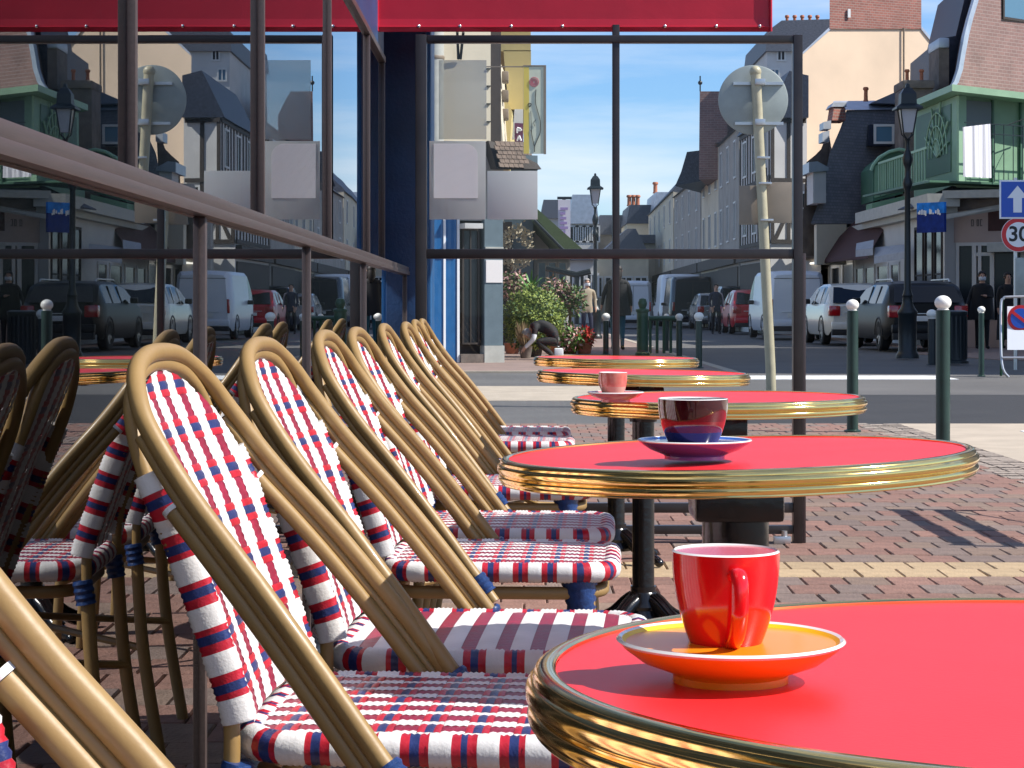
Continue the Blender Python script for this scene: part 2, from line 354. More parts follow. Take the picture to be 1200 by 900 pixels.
# paving bricks: nearest ones in view are single objects, the rest one mesh
BW, BD = .196, .098
def brick_mesh(w_, d_, seed):
    random.seed(seed); b = MB(); j = .004
    x0, x1, y0, y1 = -w_/2+.0018, w_/2-.0018, -d_/2+.0022, d_/2-.0022
    b.v += [Vector(p) for p in [(x0, y0, -.03), (x1, y0, -.03), (x1, y1, -.03), (x0, y1, -.03), (x0, y0, -j), (x1, y0, -j), (x1, y1, -j), (x0, y1, -j),
            (x0+j, y0+j, 0), (x1-j, y0+j, 0), (x1-j, y1-j, 0), (x0+j, y1-j, 0)]]
    for a in (0, 4):
        for k in range(4): l = (k+1) % 4; b.f.append((a+k, a+l, a+4+l, a+4+k)); b.m.append(0)
    b.f.append((8, 9, 10, 11)); b.m.append(0); return b
bmesh_kinds = {}
for nm in ('brick_red', 'brick_grey', 'brick_brown', 'brick_yellow'):
    bmesh_kinds[nm] = brick_mesh(.145, .205, 1).mesh('brick', [nm], smooth=False)
pav = bpy.data.objects['pavement']
rng = random.Random(11)
cells = []
pw, pd = .145, .205
row = 0; y = -1.0
while y < 16.1:
    x = -6.0 + (row % 2)*pw/2
    while x < 2.60:
        cells.append((x+pw/2, y+pd/2)); x += pw
    y += pd; row += 1
def bcol(x, y):
    if 7.02 < y < 7.44: return 'brick_yellow'
    return rng.choices(['brick_red', 'brick_grey', 'brick_brown'], [.5, .28, .22])[0]
def inview(x, y):
    px = 607+x*F/y if y > .5 else -1; py = 360+CAMZ*F/y if y > .5 else 9999
    return (705 < px < 1200 and 575 < py < 702) or (430 < px < 1200 and 560 < py < 620 and px > 950)
vis = sorted([c for c in cells if inview(*c)], key=lambda c: c[1])[:292]
vs = set(vis); rest = {k: MB() for k in bmesh_kinds}
for (x, y) in cells:
    k = bcol(x, y); dz = rng.uniform(-.0022, .0018)
    if (x, y) in vs:
        o = bpy.data.objects.new('brick', bmesh_kinds[k]); o.location = (x, y, dz); o.rotation_euler = (rng.gauss(0, .006), rng.gauss(0, .006), rng.gauss(0, .006)); o.parent = pav; C.objects.link(o)
    else:
        b = rest[k]; n = len(b.v); src = bmesh_kinds[k]
        b.v += [Vector((x+v.co.x, y+v.co.y, dz+v.co.z)) for v in src.vertices]; b.f += [tuple(n+i for i in p.vertices) for p in src.polygons]; b.m += [0]*len(src.polygons)
allb = MB(); mi = 0; names = list(rest)
for i, k in enumerate(names):
    b = rest[k]; n = len(allb.v); allb.v += b.v; allb.f += [tuple(n+q for q in f) for f in b.f]; allb.m += [i]*len(b.f)
o = allb.build('bricks', names, pav, smooth=False); o['kind'] = 'stuff'
sb = MB(); y = -1
while y < 16.2:
    for k in range(3): sb.box(2.645+k*.124, 2.645+k*.124+.112, y+.004, y+rng.uniform(.09, .105), -.03, rng.uniform(-.006, .002))
    y += .112
o = sb.build('setts', ['sett'], pav, smooth=False); o['kind'] = 'stuff'

# ================================================================== GLASS WALL (left)
XU, XL = -.555, -.500
T = thing('window_wall', 'long glazed café front on the left with brown metal ledge and dark interior', 'shopfront', (-.55, 0, 0), world=True)
Y0, Y1 = -2.0, 8.47
m = MB(); m.box(XU-.02, XL+.010, Y0, 9.22, 1.081, 1.100, bev=.002); part(m, 'ledge', 'frame_brown', T)
m = MB(); m.box(XL-.01, XL+.014, Y0, 9.22, 1.064, 1.0808, bev=.002); part(m, 'ledge_lip', 'frame_brown', T)
ups = [-1.6, -.05, 1.46, 2.95, 4.44, 6.03, 7.60, 8.45]
for yy in ups:
    m = MB(); m.box(XU-.012, XU+.006, yy-.009, yy+.009, 1.1005, 1.93, bev=.002); part(m, 'mullion', 'frame_brown', T)
for yy in [-1.6, .2, 1.74, 3.26, 4.9, 6.7, 9.15]:
    m = MB(); m.box(XL-.016, XL+.004, yy-.010, yy+.010, .0, 1.0635, bev=.002); part(m, 'mullion', 'frame_brown', T)
m = MB(); m.box(XU-.02, XU+.008, Y0, 8.47, 1.931, 1.955, bev=.002); part(m, 'top_rail', 'frame_brown', T)
m = MB(); m.box(XU-.25, XU+.0, Y0, 8.47, 1.968, 3.4); part(m, 'fascia', 'navy_paint', T, smooth=False)
m = MB(); m.box(XL-.03, XL+.012, Y0, 9.13, .0, .06, bev=.002); part(m, 'bottom_rail', 'frame_dark', T)
for i in range(len(ups)-1):
    a, b = ups[i]+.016, ups[i+1]-.016; tw = [0, 0, .0, .006, -.001, .0, .0005, 0][i]
    m = MB(); m.box(-.003, .003, a-(a+b)/2, (b-a)/2, 1.1008, 1.93)
    m.v = [Matrix.Translation((XU-.01, (a+b)/2, 0)) @ Matrix.Rotation(tw*.5, 4, 'Z') @ v for v in m.v]
    part(m, 'pane', 'wall_glass', T, smooth=False)
lows = [-1.6, .2, 1.74, 3.26, 4.9, 6.7, 9.15]
for i in range(len(lows)-1):
    a, b = lows[i]+.016, lows[i+1]-.016; m = MB(); m.box(XL-.012, XL-.006, a, b, .06, 1.0635); part(m, 'pane', 'wall_glass', T, smooth=False)
m = MB(); m.box(-4.2, -4.0, Y0, 9.2, 0, 3.4); m.box(-4.0, -.6, Y0-.2, Y0, 0, 3.4); m.box(-4.0, -.62, 9.2, 9.4, 0, 3.4); m.box(-4.2, -.81, Y0, 9.2, 3.0, 3.4)
part(m, 'inner_wall', 'interior', T, smooth=False)
m = MB(); m.box(-4.0, -.535, Y0, 9.2, .004, .02); part(m, 'inner_floor', 'interior_floor', T, smooth=False)

T = thing('blue_pillar', 'dark navy painted pillar at the end of the glazed café front', 'pillar', (-.5, 9, 0), world=True)
m = MB(); m.box(-.80, -.415, 9.25, 9.7, 0, 3.4, bev=.006); part(m, 'shaft', 'navy_paint', T)
m = MB(); m.box(-.84, -.40, 9.23, 9.72, 0, .18, bev=.01); part(m, 'plinth', 'navy_paint', T)
m = MB(); m.box(-.4148, -.395, 9.27, 9.68, .2, 3.4, bev=.003); part(m, 'trim', 'blue_paint', T)

# ================================================================== WIND SCREEN
DS = 8.0
T = thing('wind_screen', 'dark framed glass wind screen standing across the end of the terrace', 'glass screen', (.35, DS, 0), world=True)
zt, zm = 1.963, 1.127
def sx(px): return PX(px, DS)
for (a, b) in ((487, 500), (929, 940)):
    m = MB(); m.box(sx(a), sx(b), DS-.02, DS+.03, .0, zt+.02, bev=.003); part(m, 'post', 'frame_dark', T)
m = MB(); m.box(sx(717.5), sx(726), DS-.012, DS+.02, .10, zt+.06, bev=.003); part(m, 'post', 'frame_dark', T)
m = MB(); m.box(sx(940.3), sx(944), DS-.01, DS+.02, .0, 1.13, bev=.001); part(m, 'post_sleeve', 'frame_brown', T)
for (z0, z1, nm) in ((zt-.012, zt+.018, 'top_bar'), (zm-.018, zm+.020, 'middle_bar'), (.118, .156, 'lower_bar'), (.035, .068, 'lower_bar')):
    m = MB(); m.box(sx(500)+.001, sx(929)-.001, DS-.016, DS+.022, z0, z1, bev=.003); part(m, nm, 'frame_dark', T)
for (a, b) in ((500, 717.5), (726, 929)):
    for (z0, z1) in ((.157, zm-.019), (zm+.021, zt-.013)):
        m = MB(); m.box(sx(a)+.002, sx(b)-.002, DS+.004, DS+.010, z0, z1); part(m, 'pane', 'screen_glass', T, smooth=False)
m = MB(); m.box(sx(905), sx(925), DS-.05, DS-.02, .0, .03, bev=.004); m.tube([(sx(918), DS-.03, .0), (sx(918), DS-.03, .05)], .012); part(m, 'foot_bolt', 'steel', T)
def notice(x0, x1, y0, y1, m_, label, dy=0.012, extra=None, cat='panel', name='glass_panel', r=0):
    T = thing(name, label, cat, (sx((x0+x1)/2), DS+dy, PZ(y1, DS)), world=True)
    b = MB(); b.box(sx(x0), sx(x1), DS+dy, DS+dy+.003, PZ(y1, DS), PZ(y0, DS), bev=.001); part(b, 'board', m_, T)
    if extra: extra(T, DS+dy)
    return T
notice(514, 570, 70, 163, 'frost_film', 'translucent grey film panel fixed high on the glass screen', cat='panel')
def paper(T, d):
    pts = []; x0, x1, z0, z1 = sx(508), sx(560), PZ(232, DS), PZ(168, DS)
    pts = [(x0, d-.002, z0), (x1, d-.002, z0), (x1, d-.002, z1-.05)]
    for k in range(1, 7): a = k/6*pi/2; pts.append((x1-.05+.05*cos(a), d-.002, z1-.05+.05*sin(a)))
    pts.append((x0, d-.002, z1)); b = MB(); b.prism(pts, (0, .0012, 0)); part(b, 'paper', 'paper', T, smooth=False)
notice(503, 569, 165, 257, 'board_grey', 'grey board with a pale rounded sheet on the glass screen', extra=paper)
notice(571, 630, 200, 257, 'board_blue', 'plain pale blue-grey board on the glass screen above the doorway')

# ================================================================== AWNING
T = thing('red_awning', 'dark red fabric awning valance with silver snaps above the glass screen', 'awning', (.2, 8.12, 1.99), world=True)
xa, xb, zb = PX(443, 8.12), PX(903, 8.12), PZ(37, 8.12)
rg = MB(); N = 60
def wav(i): return .004*sin(i*.9)+.003*sin(i*.37+1)
for i in range(N):
    u0, u1 = i/N, (i+1)/N; X0, X1 = xa+(xb-xa)*u0, xa+(xb-xa)*u1; w0, w1 = wav(i), wav(i+1)
    for (za, zc, q) in ((zb, zb+.016, 0), (zb+.016, zb+.05, 1), (zb+.05, zb+.24, 2)):
        oa, oc = [(.0, .004), (.004, 0), (0, 0)][q]
        rg.quad((X0, 8.12+w0*(q == 0)-oa, za), (X1, 8.12+w1*(q == 0)-oa, za), (X1, 8.12+w1*(q < 1)-oc, zc), (X0, 8.12+w0*(q < 1)-oc, zc))
rg.quad((xa, 8.12, zb), (xa, 8.12, zb+.24), (xa-.006, 8.2, zb+.24), (xa-.006, 8.2, zb)); rg.quad((xb, 8.12, zb), (xb, 8.2, zb), (xb, 8.2, zb+.24), (xb, 8.12, zb+.24))
rg.quad((xa, 8.13, zb), (xb, 8.13, zb), (xb, 8.132, zb+.24), (xa, 8.132, zb+.24))
part(rg, 'valance', 'awning_red', T)
m = MB(); m.prism([(xa, 8.12, zb+.241), (xb, 8.12, zb+.241), (xb, 10.2, zb+.9), (xa, 10.2, zb+.9)], (0, 0, .01)); part(m, 'canopy', 'awning_red', T, smooth=False)
m = MB(); m.tube([(xa-.004, 8.113, zb+.002), (xa-.004, 8.113, zb+.24)], .007, 8); m.tube([(xa, 8.114, zb+.018), (xb, 8.114, zb+.018)], .003, 6); m.tube([(xb, 8.113, zb), (xb, 8.113, zb+.24)], .006, 8); part(m, 'hem', 'awning_red', T)
for px in (491, 539, 599, 659, 719, 779, 839, 890):
    m = MB(); m.ball((PX(px, 8.12), 8.112, PZ(31, 8.12)), .0075, 8, 6); part(m, 'snap', 'snap', T)

# ================================================================== WEAVE
WHITE, RED, DRED, NAVY = 0, 1, 2, 3
WM = ['w_white', 'w_red', 'w_dred', 'w_navy']
PER = .052
def rows(v0, v1):
    out = []; v = v0
    while v < v1:
        for (h, t) in ((.0078, 'w'), (.0078, 'w'), (.0078, 'w'), (.0072, 'r'), (.0086, 'n'), (.0072, 'r')):
            h *= PER/.0464
            if v < v1: out.append((v, min(v+h, v1), t)); v += h
    return out
def cols(u0, u1, cw=.036, rw=.029):
    out = []; n = round((u1-u0-cw)/(cw+rw)); s_ = (u1-u0)/(n*(cw+rw)+cw); u = u0
    for i in range(n):
        out.append((u, u+cw*s_, 'w')); u += cw*s_; out.append((u, u+rw*s_, 'r')); u += rw*s_
    out.append((u, u1, 'w')); return out
def weave(mb, U, V, clamp, mapf, hh=.0018, flip=False):
    for ci, (ua, ub, ct) in enumerate(U):
        for (va, vb, rt) in V:
            if ct == 'w': mt = WHITE; h = hh*(1.25 if rt == 'w' else .75); e = .0018 if rt == 'w' else -.0034
            else:
                mt = {'w': DRED, 'r': RED, 'n': NAVY}[rt]; h = hh*(.45 if rt == 'w' else 1.2); e = -.0018 if rt == 'w' else .0034
            g3 = []
            a, b = ua-e, ub+e
            for j in range(3):
                v = va+(vb-va)*j/2; wv = clamp(v)
                for i in range(3):
                    u = a+(b-a)*i/2; u = max(-wv, min(wv, u)); z = h*(1 if i == 1 and j == 1 else .72 if i == 1 else .55 if j == 1 else .05)
                    g3.append(mapf(u, v, z))
            if (g3[3]-g3[5]).length < .002: continue
            n = len(mb.v); mb.v += g3
            for j in range(2):
                for i in range(2):
                    q = (n+j*3+i, n+j*3+i+1, n+(j+1)*3+i+1, n+(j+1)*3+i)
                    mb.f.append(q[::-1] if flip else q); mb.m.append(mt)
def resample(pts, step):
    out = [pts[0]]; acc = 0
    for a, b in zip(pts, pts[1:]):
        L = (b-a).length; t = step-acc
        while t <= L: out.append(a+(b-a)*(t/L)); t += step
        acc = L-(t-step)
    return out
def sleeve(mb, path, r, closed=False, sides=10, step=.0034, squash=1.0):
    """woven cane bound round a tube: ribs in bands of white, red, navy, red"""
    pts = resample(path, step); n = len(pts)
    if closed:
        per = n*step; k = max(1, round(per/PER)); P = per/k
    else: P = PER
    rs = []; bands = []
    for i in range(n):
        t = (i*step/P) % 1
        bnd = WHITE if t < .48 else RED if t < .65 else NAVY if t < .84 else RED
        bands.append(bnd); rib = .0009 if i % 2 else -.0006; rs.append(r+rib+(.0008 if bnd == WHITE else 0))
    mb.tube(pts, rs, sides, bands=bands, closed=closed, squash=squash)

# ================================================================== CHAIR
def chair_proto(seat_along_x=True, suffix=''):
    T = thing('bistro_chair', 'x', 'chair', (0, 0, 0), 0, 'woven bistro chairs along the café front')
    main = [(-.366, 0, .868), (-.364, .065, .865), (-.359, .122, .852), (-.346, .170, .827), (-.325, .200, .790), (-.274, .222, .720), (-.199, .246, .632), (-.125, .262, .538), (-.058, .272, .448), (-.030, .277, .411)]
    full = [Vector((x, -y, z)) for (x, y, z) in reversed(main[1:])] + [Vector(p) for p in main]
    m = MB(); m.tube(spline(full, 6), .0106, 14); part(m, 'arm_loop', 'tan_tube', T)
    perp = Vector((-.78, 0, -.62))
    for s_ in (-1, 1):
        pth = [Vector((x, y*s_, z)) for (x, y, z) in main[4:]]
        m = MB(); pp = [p+perp*.0142+Vector((0, -.004*s_, 0)) for p in pth]; m.tube(spline(pp, 5), .0062, 10); part(m, 'arm_rod', 'tan_tube', T)
        pth2 = [Vector((x, y*s_, z)) for (x, y, z) in main[5:9]]
        m = MB(); pp = [p+perp*.0265+Vector((0, -.010*s_, 0)) for p in pth2]; m.tube(spline(pp, 5), .0098, 12); part(m, 'arm_support', 'tan_tube', T)
        m = MB(); c0 = pp[0]; dirn = (pp[0]-pp[1]).normalized(); m.tube([c0+dirn*.0005, c0+dirn*.006], .0115, 12); part(m, 'end_cap', 'w_white', T)
    # rear frame: legs and inner loop
    inner = [(-.290, .196, 0), (-.255, .190, .22), (-.240, .184, .42), (-.243, .183, .50), (-.278, .184, .60), (-.313, .186, .69), (-.340, .182, .76), (-.355, .160, .810), (-.363, .11, .839), (-.368, .055, .851), (-.370, 0, .854)]
    full2 = [Vector(p) for p in inner] + [Vector((x, -y, z)) for (x, y, z) in reversed(inner[:-1])]
    m = MB(); m.tube(spline(full2[2:-2], 5), .0092, 12); part(m, 'back_loop', 'tan_tube', T)
    for s_ in (-1, 1):
        lg = [Vector((x, y*s_, z)) for (x, y, z) in inner[:3]]; m = MB(); m.tube(spline(lg, 5), .0128, 12); part(m, 'leg', 'tan_tube', T)
        m = MB(); m.tube([(.128, .160*s_, .435), (.138, .170*s_, .25), (.153, .182*s_, 0)], .0128, 12); part(m, 'leg', 'tan_tube', T)
        # navy cane bindings: front corner, arm end, rear joint
        m = MB(); pts = [Vector((.113+.010*i/14, .158*s_+.006*s_*i/14, .437-.105*i/14)) for i in range(15)]
        m.tube(pts, [(.031-.012*i/14)+(.0016 if i % 2 else -.001) for i in range(15)], 14); part(m, 'binding', 'binding', T)
        m = MB(); a = Vector(main[-2]); b = Vector(main[-1]); a.y *= s_; b.y *= s_; pts = [a.lerp(b, -.15+.75*i/7) for i in range(8)]
        m.tube(pts, [.0165+(.0014 if i % 2 else -.0008) for i in range(8)], 12); m.tube([pts[2]+Vector((0, -.004*s_, -.01)), pts[2]+Vector((.0, -.035*s_, -.012))], .012, 8); part(m, 'binding', 'binding', T)
        m = MB(); pts = [Vector((-.232-.001*i, .184*s_, .435-.006*i)) for i in range(8)]; m.tube(pts, [.0175+(.0014 if i % 2 else -.0008) for i in range(8)], 12); part(m, 'binding', 'binding', T)
    # back weave
    prof = [(.475, -.218), (.50, -.224), (.60, -.258), (.70, -.295), (.76, -.322), (.82, -.347), (.87, -.361)]
    def px_(z):
        for (a, xa_), (b, xb_) in zip(prof, prof[1:]):
            if z <= b: return xa_+(xb_-xa_)*(z-a)/(b-a)
        return prof[-1][1]
    def clampb(v):
        if v < .72: return .186
        t = (v-.72)/.126; return max(0.0, .186*max(0, 1-t**2.2)**.5)
    def nrm(v, off): return Vector((off*.93, 0, off*.34))
    m = MB()
    weave(m, cols(-.187, .187), rows(.478, .848), clampb, lambda u, v, h: Vector((px_(v)-.016*(1-(u/.187)**2)+.004, u, v))+nrm(v, h))
    weave(m, cols(-.187, .187), rows(.478, .848), clampb, lambda u, v, h: Vector((px_(v)-.016*(1-(u/.187)**2)-.004, u, v))+nrm(v, -h), flip=True)
    part(m, 'woven_back', WM, T, ang=60)
    for s_ in (-1, 1):
        pts = [Vector((px_(z)-.012, s_*(.186 if z < .7 else clampb(z)+.006), z)) for z in [.478+.014*i for i in range(26)] if z < .75]
        m = MB(); sleeve(m, spline(pts, 4), .0185, sides=14, squash=.62); part(m, 'woven_edge', WM, T, ang=60)
    # seat
    hx, hy, rc, zs, SX = .200, .182, .065, .450, -.030
    def outline(n=10):
        pts = []
        for (cx, cy, a0) in ((hx-rc, hy-rc, 0), (-hx+rc, hy-rc, 90), (-hx+rc, -hy+rc, 180), (hx-rc, -hy+rc, 270)):
            for k in range(n+1): a = radians(a0+90*k/n); pts.append(Vector((cx+rc*cos(a)+SX, cy+rc*sin(a), zs)))
        return pts
    def cl(v, A, B):
        d = abs(v)-(A-rc)
        return B-.004 if d <= 0 else B-.004-rc+sqrt(max(0, rc*rc-d*d))
    m = MB()
    crown = lambda x, y: .005*(1-(x/hx)**2)*(1-(y/hy)**2)
    if seat_along_x:
        weave(m, cols(-hy+.004, hy-.004, .020, .028), rows(-hx+.004, hx-.004), lambda v: cl(v, hx, hy), lambda u, v, h: Vector((v+SX, u, zs+.0135+crown(v, u)+h)), flip=True)
    else:
        weave(m, cols(-hx+.004, hx-.004, .024, .025), [(-hy+.004+.0112*k, -hy+.004+.0112*(k+1), 'w') for k in range(32)], lambda v: cl(v, hy, hx), lambda u, v, h: Vector((u+SX, v, zs+.0135+crown(u, v)+h)))
    part(m, 'woven_seat', WM, T, ang=60)
    ol = outline(); ol.append(ol[0].copy())
    m = MB(); sleeve(m, ol, .0175, closed=True, sides=12); part(m, 'seat_edge', WM, T, ang=60)
    m = MB(); m.box(SX-hx+.02, SX+hx-.02, -hy+.02, hy-.02, zs-.008, zs+.004); part(m, 'seat_base', 'tan_dark', T, smooth=False)
    ol2 = [Vector(((p.x-SX)*.93+SX, p.y*.93, .412)) for p in outline(6)]
    m = MB(); m.tube(ol2, .0115, 10, closed=True); part(m, 'seat_frame', 'tan_tube', T)
    m = MB(); m.tube([(.140, .17, .22), (0, 0, .245), (-.26, -.186, .22)], .008, 8); part(m, 'stretcher', 'tan_tube', T)
    m = MB(); m.tube([(.140, -.17, .22), (0, 0, .262), (-.26, .186, .22)], .008, 8); part(m, 'stretcher', 'tan_tube', T)
    return T
CH = chair_proto(True); CHB = chair_proto(False)
CHB.name = 'bistro_chair'
XC = -.052
chairs = [(CH, .90, 'closest woven bistro chair, only its tan arm crossing the bottom left corner', -.028, 0),
 (None, 2.35, 'large foreground bistro chair with full red and white woven back, behind the red cup table', 0, .0),
 (CHB, 2.885, 'second bistro chair, its seat striped crosswise with broad white and maroon bands', .05, .01),
 (None, 3.81, 'third bistro chair, blue bound arm end above a lengthwise striped seat', .055, .012),
 (None, 4.37, 'fourth bistro chair, its shaded seat just behind the third one', .07, .012),
 (None, 5.36, 'fifth bistro chair in the row, its loop edge-on with no weave in sight', .065, .0),
 (None, 5.95, 'sixth bistro chair in the row, partly hidden by the fifth chair', .09, .016),
 (None, 7.08, 'seventh bistro chair in the row, one before the last by the glass screen', .06, .0),
 (None, 7.62, 'last bistro chair of the row, nearest the glass screen', .06, .015)]
rz_ = [-.30, -.08, -.07, -.05, -.045, -.03, -.03, -.03, -.02]
for i, (pr, d, lab, dx, dz) in enumerate(chairs):
    if d < .5: continue
    if pr is None: c = copy_tree(CH)
    else: c = pr
    c.location = (XC+dx, d, 0); c.rotation_euler = (0, 0, rz_[i]); c['label'] = lab

# ================================================================== TABLES
def table_proto():
    T = thing('bistro_table', 'x', 'table', (0, 0, 0), 0, 'red bistro tables with brass rims')
    zt_ = .738
    m = MB(); m.lathe([(1e-6, zt_-.001), (.284, zt_-.001)], seg=128, cap=False); m.lathe([(.284, zt_-.001), (.284, zt_-.02), (.0001, zt_-.02)], seg=64, cap=False); part(m, 'table_top', 'table_red', T)
    pr = [(.2842, zt_-.002), (.2842, zt_+.0005), (.286, zt_+.0018), (.2915, zt_+.0012), (.2945, zt_-.0005), (.2955, zt_-.003), (.2955, zt_-.0050), (.2985, zt_-.0068), (.2995, zt_-.010), (.2992, zt_-.0135), (.2972, zt_-.0158), (.2952, zt_-.0168),
          (.2952, zt_-.0176), (.2975, zt_-.0190), (.2985, zt_-.022), (.2978, zt_-.025), (.2952, zt_-.0268), (.2955, zt_-.0285), (.294, zt_-.030), (.289, zt_-.0305), (.283, zt_-.030)]
    m = MB(); m.lathe(pr, seg=160, cap=False); part(m, 'brass_rim', 'brass', T, ang=50)
    m = MB(); m.box(-.055, .055, -.055, .055, .655, .698, bev=.006); m.box(-.16, .16, -.02, .02, .700, .717, bev=.003); m.box(-.02, .02, -.16, .16, .6985, .7165, bev=.003); m.lathe([(.038, .60), (.042, .62), (.042, .654)], seg=24); part(m, 'bracket', 'cast_black', T)
    m = MB(); m.lathe([(.034, .05), (.031, .08), (.031, .60)], seg=28); part(m, 'column', 'cast_black', T)
    m = MB(); m.lathe([(.06, .045), (.062, .055), (.048, .075), (.052, .085), (.044, .10), (.040, .12), (.036, .125), (.036, .14)], seg=28)
    part(m, 'collar', 'cast_black', T)
    for k in range(4):
        a = pi/4+k*pi/2; m = MB(); pts = []
        for (r, z, rr) in ((.03, .10, .022), (.06, .085, .021), (.10, .055, .019), (.145, .032, .016), (.185, .026, .016), (.20, .02, .018)): pts.append((r*cos(a), r*sin(a), z))
        m.tube(spline(pts, 4), [.022-.006*i/20 for i in range(21)], 10)
        for q in (-1, 0, 1):
            p2 = [(r*cos(a)-q*.011*sin(a), r*sin(a)+q*.011*cos(a), z+.019) for (r, z) in ((.04, .10), (.07, .082), (.11, .05), (.15, .03))]; m.tube(spline(p2, 3), .004, 6)
        m.ball((.205*cos(a), .205*sin(a), .016), .017, 10, 8, sz=.9); part(m, 'foot', 'cast_black', T)
    return T
TB = table_proto()
tabs = [(.303, 1.03, 0, 'nearest red bistro table, carrying the red espresso cup'), (.273, 2.571, -1.75, 'second red bistro table, carrying the dark cup on a blue saucer'),
        (.405, 4.15, -.4, 'third red bistro table, with the small pink cup near its left edge'), (.351, 5.737, .9, 'fourth red bistro table, empty, right behind the pink cup'),
        (.354, 7.385, .5, 'farthest red bistro table, empty, in front of the glass screen')]
for i, (x, d, tl, lab) in enumerate(tabs):
    c = TB if i == 0 else copy_tree(TB)
    c.location = (x, d, 0); c['label'] = lab; c.rotation_euler = (0, 0, .3*i)
    if i == 0:
        q = Matrix.Translation((0, 0, .73)) @ Matrix.Rotation(radians(-1.3), 4, 'X') @ Matrix.Translation((0, 0, -.73))
        for ch in c.children:
            if ch.name.split('.')[0] in ('table_top', 'brass_rim'): ch.matrix_local = q
    if tl:
        q = Matrix.Translation((0, 0, .73)) @ Matrix.Rotation(radians(tl), 4, 'Y') @ Matrix.Translation((0, 0, -.73))
        c.rotation_euler = (0, 0, 0)
        for ch in c.children:
            if ch.name.split('.')[0] in ('table_top', 'brass_rim'): ch.matrix_local = q
def cup(kind, X, d, z0, R, H, rb, mats, hang, label, hscale=1, sides=48, wall=.0022, band=None, inner=None):
    T = thing('coffee_cup', label, 'cup', (X, d, z0), hang)
    n = 14; prof = [(rb*.55, 0), (rb*.8, 0), (rb*.86, .002)]
    for i in range(n+1):
        t = i/n; r = rb+(R-rb)*(1-(1-t)**(2.1)); prof.append((r, .003+(H-.003)*t))
    ms = [0]*(len(prof)-1)
    if band: ms = [band(p[1]/H) for p in prof[:-1]]
    m = MB(); m.lathe(prof, seg=sides, ms=ms); part(m, 'body', mats, T, fix=False)
    pin = [(R, H), (R-wall*.5, H+.0008), (R-wall, H-.0005)] + [((rb+(R-rb)*(1-(1-i/n)**2.1))-wall, .003+(H-.003)*i/n) for i in range(n-1, 1, -1)] + [(rb*.6, .006), (1e-6, .0055)]
    m = MB(); m.lathe(pin, seg=sides, cap=False); part(m, 'lining', inner or 'cup_white', T)
    hs = hscale; rr = lambda z: rb+(R-rb)*(1-(1-z/H)**2.1)
    pts = [(rr(H*.84)-.001, 0, H*.84), (rr(H*.84)+.010*hs, 0, H*.88), (rr(H*.7)+.017*hs, 0, H*.80), (rr(H*.5)+.019*hs, 0, H*.58), (rr(H*.35)+.012*hs, 0, H*.36), (rr(H*.25)-.001, 0, H*.24)]
    m = MB(); m.tube(spline(pts, 5), .0035*hs, 12, squash=1.4); part(m, 'handle', mats[0] if isinstance(mats, list) else mats, T)
    if kind == 'coffee':
        m = MB(); m.lathe([(1e-6, H*.6), (rr(H*.6)-wall, H*.6)], seg=sides, cap=False); part(m, 'coffee', 'cast_black', T)
    return T
def saucer(X, d, z0, R, Hs, rf, top, under, rim, label):
    T = thing('saucer', label, 'saucer', (X, d, z0))
    m = MB(); m.lathe([(rf*.9, .0), (rf, .0), (rf, .004), (rf*1.06, .0055), (R*.80, Hs*.55), (R*.95, Hs*.86), (R, Hs)], seg=64); part(m, 'underside', under, T)
    m = MB(); m.lathe([(R, Hs), (R+.0012, Hs+.0012), (R, Hs+.0024), (R*.97, Hs+.0016)], seg=64, cap=False); part(m, 'edge', rim, T)
    m = MB(); m.lathe([(R*.97, Hs+.0016), (R*.85, Hs*.80), (R*.68, Hs*.52), (rf*.95, Hs*.38), (rf*.6, Hs*.36), (1e-6, Hs*.36)], seg=64, cap=False); part(m, 'well', top, T)
ZT = .7375
saucer(PX(856, .998), .998, ZT, .0545, .0195, .028, 'saucer_yellow', 'saucer_orange', 'cup_white', 'orange and yellow saucer with a pale edge under the red espresso cup')
cup('esp', PX(850.5, .998), .998, ZT+.0072, .0262, .0565, .0135, 'cup_red', radians(-86), 'glossy red espresso cup with white inside on the nearest table', hscale=.82)
saucer(PX(814, 2.44), 2.44, ZT+.002, .0672, .021, .036, 'saucer_blue', 'saucer_violet', 'cup_white', 'blue saucer with violet underside on the second table')
cup('coffee', PX(812, 2.44), 2.44, ZT+.0098, .0418, .0635, .0245, ['cup_maroon', 'cup_maroon2', 'cup_navy'], radians(80), 'dark maroon coffee cup with navy foot on the blue saucer', band=lambda t: 2 if t < .33 else 1 if t < .55 else 0)
saucer(PX(721.5, 3.93), 3.93, ZT+.001, .0535, .017, .028, 'saucer_rose', 'saucer_rose', 'cup_white', 'pale rose saucer under the small pink cup on the third table')
cup('esp', PX(718.5, 3.93), 3.93, ZT+.0072, .0275, .050, .0185, ['cup_pink', 'cup_beige'], radians(120), 'small pink and beige marbled espresso cup on the third table', band=lambda t: 1 if t < .45 else 0)
